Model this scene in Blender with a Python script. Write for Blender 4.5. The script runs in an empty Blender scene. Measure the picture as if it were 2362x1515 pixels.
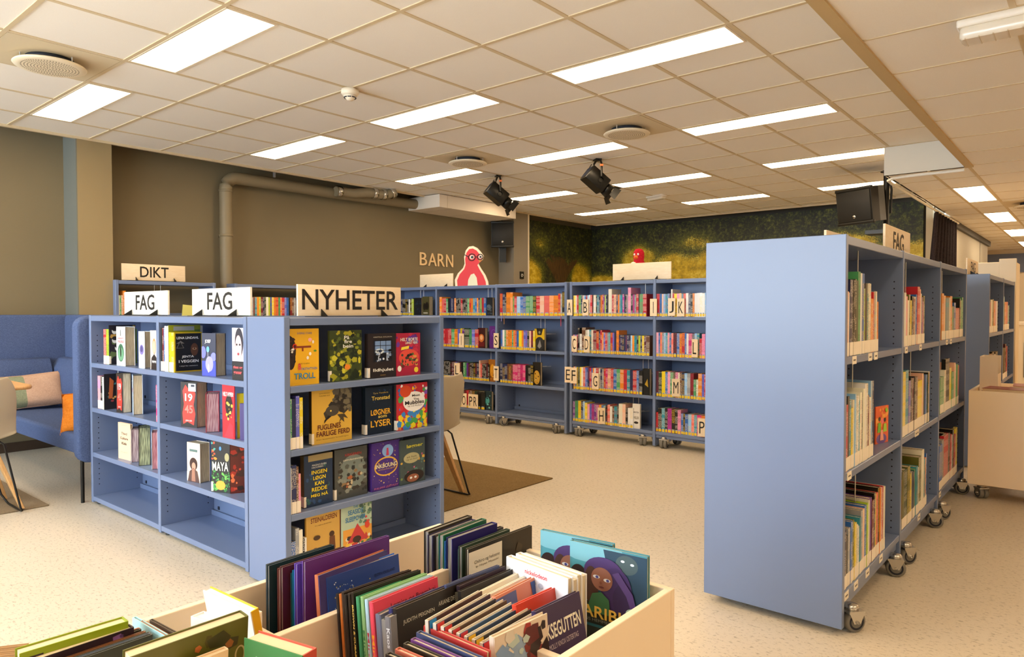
import bpy, math, random
from mathutils import Vector, Matrix
random.seed(7)
S = bpy.context.scene
COL = S.collection
PI = math.pi

# ---------------------------------------------------------------- camera
YAW, PITCH, F = -0.6972, -0.0249, 1625.0
cam = bpy.data.objects.new('camera', bpy.data.cameras.new('camera'))
COL.objects.link(cam)
cam.location = (0, 0, 1.2)
cam.rotation_euler = (PI/2 + PITCH, 0, -YAW)
cam.data.sensor_width = 36
cam.data.lens = F*36/2362
cam.data.clip_start = 0.02
S.camera = cam
# ---------------------------------------------------------------- sky outside the window wall behind the camera
W = bpy.data.worlds.new('sky'); S.world = W; W.use_nodes = True
bg = W.node_tree.nodes['Background']
bg.inputs[0].default_value = (0.76, 0.89, 1.0, 1); bg.inputs[1].default_value = 9.0
LAMP_STRENGTH = 11.0
LAMP_COLOR = (1.0, 0.75, 0.47, 1)
# ---------------------------------------------------------------- exposure
S.view_settings.view_transform = 'Standard'; S.view_settings.look = 'None'
S.view_settings.gamma = 1; S.view_settings.use_curve_mapping = False
S.view_settings.exposure = 0.45
try:
    S.cycles.max_bounces = 14; S.cycles.diffuse_bounces = 8; S.cycles.glossy_bounces = 4
    S.cycles.sample_clamp_indirect = 8
except Exception: pass

HC, H2, GX, GY = 2.704, 2.444, -6.322, 1.178       # ceilings, grid origin

# ---------------------------------------------------------------- helpers: points seen at a pixel on a plane of the room
def ray(x, y):
    d = Vector(((x-1181)/F, -(y-757.5)/F, 1))
    cp, sp = math.cos(PITCH), math.sin(PITCH); cy, sy = math.cos(YAW), math.sin(YAW)
    f = Vector((sy*cp, cy*cp, sp)); r = Vector((cy, -sy, 0)); u = r.cross(f)
    return r*d.x + u*d.y + f*d.z
CAM = Vector((0, 0, 1.2))
def onz(x, y, z): d = ray(x, y); return CAM + d*((z-1.2)/d.z)
def ony(x, y, Y): d = ray(x, y); return CAM + d*(Y/d.y)
def onx(x, y, X): d = ray(x, y); return CAM + d*(X/d.x)

# ---------------------------------------------------------------- materials
def s2l(c): return c/12.92 if c <= .04045 else ((c+.055)/1.055)**2.4
def hx(h, wb=0.0):
    r, g, b = [s2l(int(h[i:i+2], 16)/255) for i in (0, 2, 4)]
    if wb: g, b = g/(1-.12*wb), b/(1-.28*wb)
    return (min(r, .9), min(g, .9), min(b, .9), 1)
MATS = {}
def mat(name, h, rough=.5, metal=0, wb=0, spec=.5, coat=0):
    k = (name, h, rough, metal, wb)
    if k in MATS: return MATS[k]
    m = bpy.data.materials.new(name); m.use_nodes = True
    p = m.node_tree.nodes['Principled BSDF']
    p.inputs['Base Color'].default_value = hx(h, wb)
    p.inputs['Roughness'].default_value = rough; p.inputs['Metallic'].default_value = metal
    p.inputs['Specular IOR Level'].default_value = spec
    if coat: p.inputs['Coat Weight'].default_value = coat; p.inputs['Coat Roughness'].default_value = .15
    MATS[k] = m; return m
def ink(h): return mat('ink_' + h, h, .38, 0, .6)
class N:                                             # a small node builder
    def __init__(s, m): s.t = m.node_tree; s.p = s.t.nodes['Principled BSDF']
    def n(s, typ, **kw):
        nd = s.t.nodes.new(typ)
        for k, v in kw.items():
            if k.startswith('i_'):
                key = k[2:]; key = int(key) if key.isdigit() else key.replace('_', ' ')
                nd.inputs[key].default_value = v
            else: setattr(nd, k, v)
        return nd
    def l(s, a, b): s.t.links.new(a, b)
    def noise(s, scale, detail=3, rough=.6, vec=None, sc3=None):
        x = s.n('ShaderNodeTexNoise'); x.inputs['Scale'].default_value = scale
        x.inputs['Detail'].default_value = detail; x.inputs['Roughness'].default_value = rough
        src = vec
        if src is None: src = s.n('ShaderNodeTexCoord').outputs['Object']
        if sc3:
            mp = s.n('ShaderNodeMapping'); mp.inputs['Scale'].default_value = sc3; s.l(src, mp.inputs[0]); src = mp.outputs[0]
        s.l(src, x.inputs['Vector']); return x.outputs['Fac']
    def ramp(s, fac, stops):
        r = s.n('ShaderNodeValToRGB'); e = r.color_ramp.elements
        while len(e) < len(stops): e.new(.5)
        for q, (p, c) in zip(e, stops): q.position = p; q.color = c
        s.l(fac, r.inputs[0]); return r.outputs[0]
    def math(s, op, a, b=None, clamp=False):
        x = s.n('ShaderNodeMath', operation=op); x.use_clamp = clamp
        for i, v in enumerate((a, b)):
            if v is None: continue
            if isinstance(v, (int, float)): x.inputs[i].default_value = v
            else: s.l(v, x.inputs[i])
        return x.outputs[0]
    def mix(s, fac, a, b):
        x = s.n('ShaderNodeMix', data_type='RGBA')
        for i, v in ((0, fac), (6, a), (7, b)):
            if isinstance(v, (int, float, tuple)): x.inputs[i].default_value = v
            else: s.l(v, x.inputs[i])
        return x.outputs[2]
    def bump(s, h, strength=.2, dist=.002):
        b = s.n('ShaderNodeBump'); b.inputs['Strength'].default_value = strength; b.inputs['Distance'].default_value = dist
        s.l(h, b.inputs['Height']); s.l(b.outputs[0], s.p.inputs['Normal'])

def m_floor():
    m = mat('speckled_vinyl', 'ded2bd', .30); b = N(m)
    a = b.noise(46, 4, .74, sc3=(1, 1.8, 1)); c = b.noise(2.2, 2); d = b.noise(150, 2)
    fl = b.ramp(a, [(.35, (1, 1, 1, 1)), (.455, (0, 0, 0, 1))])
    base = b.mix(c, hx('d2c6b1'), hx('dcd1bf'))
    base = b.mix(b.math('MULTIPLY', d, .35), base, hx('cdbfa8'))
    b.l(b.mix(b.math('MULTIPLY', fl, .8), base, hx('94866f')), b.p.inputs['Base Color'])
    b.l(b.math('ADD', b.math('MULTIPLY', a, .15), .27), b.p.inputs['Roughness'])
    return m
def m_wall(name, h1, h2, rough=.75):
    m = mat(name, h1, rough); b = N(m)
    a = b.noise(1.3, 2); w = b.noise(60, 3, .6, sc3=(1, .25, 7))
    c = b.mix(a, hx(h1), hx(h2)); b.l(b.mix(b.math('MULTIPLY', w, .25), c, hx(h2)), b.p.inputs['Base Color'])
    b.bump(w, .25, .002); return m
def m_tile():
    m = mat('ceiling_tile', 'f2ebe0', .9); b = N(m)
    n = b.noise(220, 2, .7); b.l(b.mix(n, hx('ece4d8'), hx('f5efe6')), b.p.inputs['Base Color']); b.bump(n, .15, .001); return m
def m_fabric(name, h1, h2, sc=260):
    m = mat(name, h1, .95, spec=.2); b = N(m)
    u = b.noise(sc, 2, .7, sc3=(1, 1, .35)); v = b.noise(sc, 2, .7, sc3=(.3, .3, 1.2)); g = b.noise(4, 2)
    k = b.math('MULTIPLY', b.math('ADD', u, v), .5)
    c = b.mix(b.ramp(k, [(.38, (0, 0, 0, 1)), (.62, (1, 1, 1, 1))]), hx(h1), hx(h2))
    b.l(b.mix(b.math('MULTIPLY', g, .25), c, hx(h2)), b.p.inputs['Base Color']); b.bump(k, .35, .0015); return m
def m_wood(name, h1, h2, sc=18, axis=(1, 1, .12)):
    m = mat(name, h1, .45); b = N(m)
    n = b.noise(sc, 5, .6, sc3=axis); b.l(b.ramp(n, [(.3, hx(h1)), (.7, hx(h2))]), b.p.inputs['Base Color']); return m
def m_rug(name, h1, h2):
    m = mat(name, h1, 1, spec=.1); b = N(m)
    n = b.noise(170, 4, .8); g = b.noise(9, 4, .7)
    c = b.ramp(n, [(.3, hx(h1)), (.7, hx(h2))]); b.l(b.mix(b.math('MULTIPLY', g, .5), c, hx(h1)), b.p.inputs['Base Color']); b.bump(n, .8, .004); return m
def m_pages(name, h1, h2, sc3):
    m = mat(name, h1, .8); b = N(m)
    n = b.noise(900, 1, .5, sc3=sc3); b.l(b.ramp(n, [(.35, hx(h1)), (.65, hx(h2))]), b.p.inputs['Base Color']); return m
def m_spine():
    """cloth and paper book covers: the object's own colour, with faint unreadable print down the spine"""
    m = mat('book_cover', '808080', .36, coat=.3); b = N(m)
    oi = b.n('ShaderNodeObjectInfo'); tc = b.n('ShaderNodeTexCoord')
    gx = b.n('ShaderNodeSeparateXYZ'); b.l(tc.outputs['Object'], gx.inputs[0])
    geo = b.n('ShaderNodeSeparateXYZ'); b.l(tc.outputs['Normal'], geo.inputs[0])
    isb = b.math('LESS_THAN', geo.outputs[1], -.5)
    cmb = b.n('ShaderNodeCombineXYZ')
    b.l(b.math('MULTIPLY', gx.outputs[0], 260), cmb.inputs[0])
    b.l(b.math('ADD', b.math('MULTIPLY', gx.outputs[2], 230), b.math('MULTIPLY', oi.outputs['Random'], 900)), cmb.inputs[2])
    t = b.n('ShaderNodeTexNoise'); t.inputs['Scale'].default_value = 1; t.inputs['Detail'].default_value = 1; b.l(cmb.outputs[0], t.inputs['Vector'])
    c2 = b.n('ShaderNodeCombineXYZ')
    b.l(b.math('ADD', b.math('MULTIPLY', gx.outputs[2], 17), b.math('MULTIPLY', oi.outputs['Random'], 77)), c2.inputs[2])
    t2 = b.n('ShaderNodeTexNoise'); t2.inputs['Scale'].default_value = 1; b.l(c2.outputs[0], t2.inputs['Vector'])
    a = b.math('MULTIPLY', b.math('GREATER_THAN', t.outputs['Fac'], .53), b.math('GREATER_THAN', t2.outputs['Fac'], .47))
    a = b.math('MULTIPLY', b.math('MULTIPLY', a, isb), .6)
    rr = b.n('ShaderNodeValToRGB'); rr.color_ramp.interpolation = 'CONSTANT'
    e = rr.color_ramp.elements; e[0].color = (.85, .80, .7, 1); e[1].position = .45; e[1].color = (.02, .02, .02, 1)
    for p_, c_ in ((.62, (.9, .62, .05, 1)), (.75, (.8, .8, .78, 1)), (.88, (.5, .05, .08, 1))): q = e.new(p_); q.color = c_
    b.l(oi.outputs['Random'], rr.inputs[0])
    b.l(b.mix(a, oi.outputs['Color'], rr.outputs[0]), b.p.inputs['Base Color']); return m
def m_mural(name, blobs, trunk=None):
    """a printed woodland picture: dark leaves, a sunlit yellow clearing, a trunk"""
    m = mat(name, '2a3010', .55); b = N(m)
    tc = b.n('ShaderNodeTexCoord'); sp = b.n('ShaderNodeSeparateXYZ'); b.l(tc.outputs['Object'], sp.inputs[0])
    lf = b.noise(22, 5, .8); lf2 = b.noise(6, 5, .75); fine = b.noise(55, 3, .8); wob = b.noise(3, 4, .7)
    dark = b.ramp(b.math('ADD', b.math('MULTIPLY', lf, .62), b.math('MULTIPLY', lf2, .38)), [(.40, hx('0c0c08')), (.50, hx('262a0e')), (.57, hx('55581c')), (.68, hx('8c8a34'))])
    glow = b.ramp(lf2, [(.3, hx('6c6414')), (.5, hx('c4a418')), (.7, hx('f0e060'))])
    green = b.ramp(lf, [(.3, hx('3c440e')), (.7, hx('a0a428'))])
    acc = None
    for cx, cz, rx, rz, k in blobs:
        dx = b.math('DIVIDE', b.math('SUBTRACT', sp.outputs[0], cx), rx); dz = b.math('DIVIDE', b.math('SUBTRACT', sp.outputs[2], cz), rz)
        d = b.math('SQRT', b.math('ADD', b.math('MULTIPLY', dx, dx), b.math('MULTIPLY', dz, dz)))
        d = b.math('MULTIPLY', b.math('SUBTRACT', 1.15, b.math('ADD', d, b.math('MULTIPLY', b.math('SUBTRACT', wob, .5), 1.3))), k, clamp=True)
        acc = d if acc is None else b.math('MAXIMUM', acc, d)
    thr = b.math('MULTIPLY', b.math('SUBTRACT', b.math('ADD', acc, b.math('ADD', b.math('MULTIPLY', b.math('SUBTRACT', fine, .5), 1.5), b.math('MULTIPLY', b.math('SUBTRACT', lf2, .5), 1.6))), .45), 3.6, clamp=True)
    c = b.mix(thr, b.mix(b.math('MULTIPLY', acc, .8), dark, green), glow)
    if trunk:
        cx, w = trunk
        dx = b.math('ABSOLUTE', b.math('SUBTRACT', sp.outputs[0], cx))
        fl = b.math('MULTIPLY', b.math('POWER', b.math('MAXIMUM', b.math('SUBTRACT', sp.outputs[2], 1.62), 0), 1.3), 1.1)
        tm = b.math('GREATER_THAN', b.math('ADD', fl, w), b.math('ADD', dx, b.math('MULTIPLY', wob, .12)))
        tm = b.math('MULTIPLY', tm, b.math('LESS_THAN', b.math('ADD', sp.outputs[2], b.math('MULTIPLY', lf2, .7)), 2.42))
        bark = b.ramp(b.noise(16, 5, .7, sc3=(3, 3, .4)), [(.3, hx('1a120a')), (.75, hx('6a4c20'))])
        c = b.mix(tm, c, bark)
    b.l(c, b.p.inputs['Base Color']); return m

BLUE = mat('blue_steel_paint', '7080a2', .30, wb=0)
HOLE = mat('peg_hole', '1c2130', .8)
CHROME = mat('chrome', 'c9c6c0', .25, 1)
STEELW = mat('plated_wire', 'd8d6d0', .3, .6)
RUBBER = mat('grey_rubber', '77736b', .6)
BLACK = mat('black_plastic', '17150f', .45)
BLACKM = mat('black_metal', '14130f', .35, .3)
WHITE = mat('white_laminate', 'efe0ca', .42)
PLY = m_wood('birch_plywood', 'f4e0c0', 'ecd3ab', 14, (1, 1, 6))
LETTER = mat('dark_lettering', '1d1710', .6)
PAGES = m_pages('page_edges', 'd9c7a4', 'a8946f', (1, .02, .02))
PAGESV = m_pages('page_edges_upright', 'd8c8aa', 'a09074', (.02, 1, .02))
PAGETOP = mat('page_tops', 'e0cba6', .8)
LABEL = mat('spine_label', 'efe6d6', .5)
YLABEL = mat('yellow_label', 'e8c51c', .5)
COVER = m_spine()

# ---------------------------------------------------------------- mesh building
class MB:
    def __init__(s): s.v = []; s.f = []; s.mi = []; s.m = []; s.sm = []
    def mid(s, m):
        if m not in s.m: s.m.append(m)
        return s.m.index(m)
    def add(s, vs, fs, m, M=None, smooth=False):
        o = len(s.v); i = s.mid(m)
        s.v += [tuple(M @ Vector(v)) if M else tuple(v) for v in vs]
        s.f += [tuple(o+k for k in f) for f in fs]; s.mi += [i]*len(fs); s.sm += [smooth]*len(fs); return s
    def box(s, x0, x1, y0, y1, z0, z1, m, M=None):
        v = [(x, y, z) for z in (z0, z1) for y in (y0, y1) for x in (x0, x1)]
        return s.add(v, [(0, 2, 3, 1), (4, 5, 7, 6), (0, 1, 5, 4), (1, 3, 7, 5), (3, 2, 6, 7), (2, 0, 4, 6)], m, M)
    def rbox(s, x0, x1, y0, y1, z0, z1, r, m, M=None, n=3):
        """box whose outline in x,y has rounded corners, edges eased in z"""
        pts = []
        for cx, cy, a0 in ((x1-r, y1-r, 0), (x0+r, y1-r, 90), (x0+r, y0+r, 180), (x1-r, y0+r, 270)):
            for k in range(n+1):
                a = math.radians(a0+90*k/n); pts.append((cx, cy, math.cos(a)*r, math.sin(a)*r))
        e = min(r*.5, (z1-z0)*.3); rings = [(z0, e), (z0+e, 0), (z1-e, 0), (z1, e)]; K = len(pts); vs = []
        for z, d in rings:
            f = (r-d)/r
            vs += [(cx+dx*f, cy+dy*f, z) for cx, cy, dx, dy in pts]
        fs = [(j*K+i, j*K+(i+1) % K, (j+1)*K+(i+1) % K, (j+1)*K+i) for j in range(3) for i in range(K)]
        s.add(vs, fs, m, M, True)
        return s.add(vs[:K][::-1], [tuple(range(K))], m, M).add(vs[-K:], [tuple(range(K))], m, M)
    def prism(s, poly, z0, z1, m, M=None, m_side=None):
        K = len(poly); vs = [(x, y, z0) for x, y in poly]+[(x, y, z1) for x, y in poly]
        s.add(vs, [tuple(range(K))[::-1], tuple(range(K, 2*K))], m, M)
        return s.add(vs, [(i, (i+1) % K, K+(i+1) % K, K+i) for i in range(K)], m_side or m, M)
    def tube(s, pts, r, m, n=8, M=None, closed=False, r2=None):
        P = [Vector(p) for p in pts]; L = len(P); vs = []; up = Vector((0, 0, 1))
        for i, p in enumerate(P):
            a = P[max(i-1, 0)]; b = P[min(i+1, L-1)]; t = (b-a).normalized()
            u = t.cross(up if abs(t.z) < .95 else Vector((1, 0, 0))).normalized(); w = t.cross(u)
            rr = r if r2 is None else r+(r2-r)*i/(L-1)
            vs += [tuple(p+u*math.cos(2*PI*k/n)*rr+w*math.sin(2*PI*k/n)*rr) for k in range(n)]
        fs = [(i*n+k, i*n+(k+1) % n, (i+1)*n+(k+1) % n, (i+1)*n+k) for i in range(L-1) for k in range(n)]
        s.add(vs, fs, m, M, True)
        return s.add(vs, [tuple(range(n))[::-1], tuple(range((L-1)*n, L*n))], m, M)
    def lathe(s, prof, m, n=24, M=None, smooth=True):
        vs = [(r*math.cos(2*PI*k/n), r*math.sin(2*PI*k/n), z) for r, z in prof for k in range(n)]
        fs = [(i*n+k, i*n+(k+1) % n, (i+1)*n+(k+1) % n, (i+1)*n+k) for i in range(len(prof)-1) for k in range(n)]
        return s.add(vs, fs, m, M, smooth)
    def grid(s, fn, nu, nv, m, M=None, thick=0):
        vs = [tuple(fn(i/nu, j/nv)) for j in range(nv+1) for i in range(nu+1)]
        fs = [(j*(nu+1)+i, j*(nu+1)+i+1, (j+1)*(nu+1)+i+1, (j+1)*(nu+1)+i) for j in range(nv) for i in range(nu)]
        return s.add(vs, fs, m, M, True)
    def build(s, name, parent=None, loc=None, rot=None, color=None):
        me = bpy.data.meshes.new(name); me.from_pydata(s.v, [], s.f)
        for m in s.m: me.materials.append(m)
        me.polygons.foreach_set('material_index', s.mi); me.polygons.foreach_set('use_smooth', s.sm); me.update()
        o = bpy.data.objects.new(name, me); COL.objects.link(o)
        if parent: o.parent = parent
        if loc: o.location = loc
        if rot: o.rotation_euler = rot
        if color: o.color = color
        return o
def tag(o, label=None, cat=None, group=None, kind=None):
    if label: o['label'] = label
    if cat: o['category'] = cat
    if group: o['group'] = group
    if kind: o['kind'] = kind
    return o
def thing(name, label, cat, loc=(0, 0, 0), rz=0, group=None):
    o = bpy.data.objects.new(name, None); COL.objects.link(o); o.empty_display_size = .05
    o.location = loc; o.rotation_euler = (0, 0, rz); return tag(o, label, cat, group)
def struct(name, mb): return tag(mb.build(name), kind='structure')
def solid(o, t, off=0):
    md = o.modifiers.new('solidify', 'SOLIDIFY'); md.thickness = t; md.offset = off; return o
def bevel(o, w=.003, n=2):
    md = o.modifiers.new('bevel', 'BEVEL'); md.width = w; md.segments = n; md.limit_method = 'ANGLE'; return o
def copy_tree(o, parent=None):
    c = o.copy(); COL.objects.link(c); c.parent = parent
    for ch in list(o.children): copy_tree(ch, c)
    return c
TX = {}
def text2d(s, off=0.0):
    if (s, off) in TX: return TX[(s, off)]
    cu = bpy.data.curves.new('t', 'FONT'); cu.body = s; cu.resolution_u = 3; cu.offset = off
    ob = bpy.data.objects.new('t', cu); me = ob.to_mesh()
    vs = [(v.co.x, v.co.y) for v in me.vertices]; fs = [tuple(p.vertices) for p in me.polygons]; ob.to_mesh_clear()
    bpy.data.objects.remove(ob); bpy.data.curves.remove(cu)
    x0 = min(v[0] for v in vs); x1 = max(v[0] for v in vs); y0 = min(v[1] for v in vs); y1 = max(v[1] for v in vs)
    vs = [((x-x0)/(x1-x0), (y-y0)/(y1-y0)) for x, y in vs]; TX[(s, off)] = (vs, fs, (x1-x0)/(y1-y0)); return TX[(s, off)]
def put_text(mb, s, cx, cz, w, h, m, M=None, y=-.0008, off=0.0, vert=False):
    """lettering on a face that looks to local -y, centred at cx, cz and w wide, h high"""
    vs, fs, asp = text2d(s, off)
    if vert: P = [(cx+(v-.5)*h, y, cz-(u-.5)*w) for u, v in vs]
    else: P = [(cx+(u-.5)*w, y, cz+(v-.5)*h) for u, v in vs]
    mb.add(P, fs, m, M)

# ---------------------------------------------------------------- the room
WX = -7.1; YB = 10.7
FLOOR = m_floor()
struct('floor', MB().box(-7.3, 3.2, -3.1, 18, -.1, 0, FLOOR))
WALL = m_wall('taupe_wallpaper', '73674d', '7f7256')
WALLG = m_wall('pale_wallpaper', '8b8a80', '98968a')
PILA = m_wall('column_paint', '8c7a58', '95835f')
struct('wall_left', MB().box(WX-.15, WX, -3.1, YB, 0, 2.95, WALL))
struct('baseboard_left', MB().box(WX, WX+.015, -3.1, 8.1, 0, .08, mat('dark_skirting', '3a2a1c', .6)))
mb = MB().box(WX, -6.8, 2.275, 2.554, 0, 2.95, PILA); mb.box(WX-.001, -6.801, 2.266, 2.2751, 0, 2.95, mat('grey_paint', '6c6e66', .7))
struct('wall_column', mb)
struct('wall_pilaster', MB().box(WX, -6.8, 8.16, 8.505, 0, 2.95, mat('pilaster_paint', '8a8070', .7)))
struct('trim_1', MB().box(-6.82, -6.795, 8.50, 8.53, 0, 2.704, mat('cream_trim', 'ead9bd', .5)))
MURL = m_mural('woodland_print_trunk', [(.35, 1.78, .38, .30, 1.5), (1.78, 1.78, .36, .32, 1.5), (.6, 2.3, .3, .2, .5)], (1.18, .16))
MURR = m_mural('woodland_print_clearing', [(.95, 2.05, .42, .36, 1.2), (1.7, 1.85, .62, .34, 1.5), (2.3, 1.85, .5, .4, 1.1), (.3, 1.70, .5, .18, 1.3), (5.0, 1.95, .5, .24, 1.5), (3.3, 2.0, .5, .3, .7), (4.3, 2.12, .5, .22, 1.3), (2.0, 2.3, .5, .2, .6)])
o = MB().box(0, 2.12, 0, .02, .3, 2.66, MURL).build('wall_picture_print', loc=(WX+.03, 8.53, 0), rot=(0, 0, PI/2))
o.location = (WX+.04, 8.54, 0); tag(o, 'woodland picture print with a broad dark tree trunk beside the grey pilaster', 'wall print')
o = MB().box(0, 5.25, 0, .02, .3, 2.66, MURR).build('wall_picture_print', loc=(WX+.02, YB-.04, 0)); tag(o, 'long woodland picture print with a sunlit yellow clearing on the end wall', 'wall print')
struct('wall_back', MB().box(WX-.15, -1.72, YB, YB+.15, 0, 2.95, mat('dark_wall', '3c352b', .7)))
struct('trim_2', MB().box(-1.80, -1.72, YB-.05, YB+.15, 0, 2.704, mat('cream_trim2', 'cdb894', .6)))
struct('wall_divider', MB().box(-1.72, -1.60, YB, 15.25, 0, 2.55, mat('pale_grey_panel', 'b9b6aa', .55)))
mb = MB().box(-1.60, -1.596, 14.2, 14.23, 0, 2.44, mat('panel_joint', '6e6a62', .6)); struct('trim_3', mb)
struct('trim_4', MB().box(-1.60, -1.56, 11.4, 15.3, 2.36, 2.444, mat('dark_rail', '2c2d30', .5)))
mb = MB().box(-7.2, 3.2, 17.5, 17.6, 0, 2.6, mat('cream_far_wall', 'e6d6bd', .6)); mb.box(-3, 3.2, 17.46, 17.5, 1.98, 2.36, mat('slate_band', '66708c', .6)); struct('wall_far', mb)
mb = MB().box(3.2, 3.3, -3.1, 17.6, 0, 2.95, mat('cream_side_wall', 'dccbb0', .7)); struct('wall_right', mb)
# window wall behind the camera: sill wall, head and posts, open glazing between
mb = MB().box(-7.3, 3.3, -3.1, -3, 0, .7, WALLG); mb.box(-7.3, 3.3, -3.1, -3, 2.5, 2.95, WALLG); mb.box(-.9, 3.3, -3.1, -3, .7, 2.5, WALLG); struct('wall_rear', mb)
mb = MB()
for k in range(5): mb.box(-7.3+k*1.58, -7.22+k*1.58, -3.08, -3.02, .7, 2.5, WHITE)
struct('window_1', mb)
# ceilings
TILE = m_tile(); BAR = mat('ceiling_bar', 'd2bf9c', .6)
mb = MB().box(-6.8, -.90, -3.1, 7.2, HC, HC+.06, TILE); mb.box(-6.8, -1.55, 7.2, 10.42, HC, HC+.06, TILE)
mb.box(-7.3, -.9, -3.1, 10.85, HC+.2, HC+.25, mat('dark_void', '2a241c', .9)); struct('ceiling', mb)
mb = MB().box(-.90, 3.3, -3.1, 7.2, H2, H2+.05, TILE); mb.box(-1.55, 3.3, 7.2, 17.6, H2, H2+.05, TILE); struct('ceiling_lower', mb)
mb = MB()
for i in range(-6, 17):
    y = GY+.6*i; x1 = -.9 if y < 7.2 else -1.55
    if y < 10.4: mb.box(-6.8, x1, y-.012, y+.012, HC-.005, HC+.001, BAR)
for j in range(0, 9):
    x = GX+.6*j
    mb.box(x-.012, x+.012, -3.0, 7.2 if x > -1.6 else 10.42, HC-.0045, HC+.001, BAR)
mb.box(-6.82, -6.79, -3.0, 10.44, HC-.02, HC+.06, BAR); mb.box(-6.8, -1.55, 10.41, 10.44, HC-.02, HC+.06, BAR)
struct('trim_5', mb)
mb = MB()
for k in range(-10, 24):
    y = 3.55+.6*k; mb.box(-.9 if y < 7.2 else -1.55, 3.2, y-.006, y+.006, H2-.004, H2+.001, BAR)
for k in range(0, 7): mb.box(-.3+.6*k-.012, -.3+.6*k+.012, -3.0, 17.5, H2-.0045, H2+.001, BAR)
mb.box(-.9-.012, -.9+.012, 7.2, 17.5, H2-.0045, H2+.001, BAR); mb.box(-1.212, -1.19, 7.2, 17.5, H2-.0045, H2+.001, BAR)
struct('trim_6', mb)
struct('trim_7', MB().box(-.925, -.865, -3.0, 7.2, H2-.012, H2+.06, mat('edge_trim', 'c4aa7c', .6)))
mb = MB().box(-1.56, -.88, 7.195, 7.235, H2-.0, HC, mat('bulkhead_paint', 'e2dccd', .6)); mb.box(-1.56, -1.535, 7.2, 10.4, H2, HC, mat('bulkhead_paint', 'e2dccd', .6))
mb.box(-.925, -.9, -3.1, 7.2, H2, HC, mat('bulkhead_paint', 'e2dccd', .6)); struct('ceiling_step', mb)
mb = MB().box(-7.3, -1.55, 10.85, 17.6, H2, H2+.05, TILE).box(-7.3, -7.2, 10.85, 17.6, 0, H2, WALLG); struct('ceiling_side_room', mb)

# ---------------------------------------------------------------- ceiling fittings
EM = bpy.data.materials.new('lit_diffuser'); EM.use_nodes = True
p = EM.node_tree.nodes['Principled BSDF']; p.inputs['Base Color'].default_value = (.9, .88, .85, 1)
p.inputs['Emission Color'].default_value = LAMP_COLOR; p.inputs['Emission Strength'].default_value = LAMP_STRENGTH
def lamp(name, w, d, label, cat, loc, group):
    t = thing(name, label, cat, loc, 0, group)
    mb = MB(); f = .012
    for a in ((0, w, 0, f), (0, w, d-f, d), (0, f, f, d-f), (w-f, w, f, d-f)): mb.box(*a, -.007, 0, mat('lamp_frame', 'e8dcc6', .5))
    mb.build('frame', t)
    MB().box(f, w-f, f, d-f, -.005, -.001, EM).build('diffuser', t); return t
rows = {1: 'row over the low front shelves', 4: 'second row over the room', 7: 'third row over the room', 10: 'fourth row by the spotlights', 13: 'row along the woodland print', -2: 'added unseen row behind the viewer', -5: 'added unseen row at the windows'}  # the two rows behind the camera are unseen, added for illumination
cols = {0: 'by the taupe wall', 3: 'in the middle', 6: 'by the lower ceiling'}
for i in rows:
    for j in cols:
        if (i, j) == (1, 6) : pass
        lamp('ceiling_light', 1.16, .285, f'lit oblong ceiling panel {cols[j]}, {rows[i]}', 'ceiling light', (GX+.6*j+.02, GY+.6*i+.012, HC), 'ceiling panel lights')
for k, nm in ((8.36, 'first'), (10.76, 'second'), (13.16, 'third'), (15.56, 'last')):
    lamp('ceiling_light', .28, 1.18, f'bright square-looking ceiling panel, {nm} along the corridor past the curtain', 'ceiling light', (-1.19, k, H2), 'corridor ceiling lights')
for k in (-1.2, 1.2): lamp('ceiling_light', .28, 1.18, 'lit ceiling panel behind the viewer over the lower ceiling', 'ceiling light', (-.28, k, H2), 'lower ceiling lights')
for x in (.92, 2.1):
    for k in (2.4, 7.2, 9.6, 12, 14.4): lamp('ceiling_light', .28, 1.18, 'added unseen ceiling panel lighting the right side of the hall', 'ceiling light', (x, k+.1, H2), 'added side ceiling lights')  # panels out of view, added to brighten the right side and far corridor

def vent(label, x, y, z, r=.19):
    t = thing('ceiling_vent', label, 'ceiling vent', (x, y, z), 0, 'round ceiling vents'); PL = mat('vent_paint', 'd6c6a6', .55)
    MB().box(-.285, .285, -.285, .285, -.006, 0, PL).build('plate', t)
    MB().lathe([(0, -.03), (r*.66, -.03), (r*.66, -.008), (0, -.008)], mat('vent_throat', '20232c', .7), 28).build('throat', t)
    mb = MB().lathe([(0, -.060), (r*.8, -.060), (r*.97, -.057), (r, -.050), (r*.97, -.044), (0, -.044)], mat('vent_disc_paint', 'e6d8bc', .5), 40)
    dk = mat('vent_hole', '6f5f45', .8)
    for q in range(1, 10):
        rr = r*.085*q; n = int(7*q)
        for k in range(n):
            a = 2*PI*k/n+q*.3; cx, cy = rr*math.cos(a), rr*math.sin(a)
            mb.box(cx-.0028, cx+.0028, cy-.0028, cy+.0028, -.0608, -.0595, dk)
    mb.build('perforated_disc', t)
    for k in range(3):
        a = k*2.1+.5; MB().tube([(r*.8*math.cos(a), r*.8*math.sin(a), -.046), (r*.8*math.cos(a), r*.8*math.sin(a), -.005)], .004, STEELW, 6).build('hanger', t)
vent('round perforated ceiling vent over the blue sofa', -4.822, 1.478, HC)
vent('round perforated ceiling vent beside the right-hand spotlight', -3.022, 5.078, HC)
vent('round perforated ceiling vent near the taupe wall spotlight', -4.822, 5.078, HC)
vent('round ceiling vent at the picture edge over the corridor', -.62, 10.0, H2)
t = thing('smoke_detector', 'white smoke detector on a ceiling grid crossing', 'smoke detector', (-3.922, 2.978, HC-.005))
MB().lathe([(0, -.004), (.058, -.004), (.06, -.03), (.05, -.045), (.0, -.045)][::-1], mat('detector_white', 'efe3cb', .4), 28).build('base', t)
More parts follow.
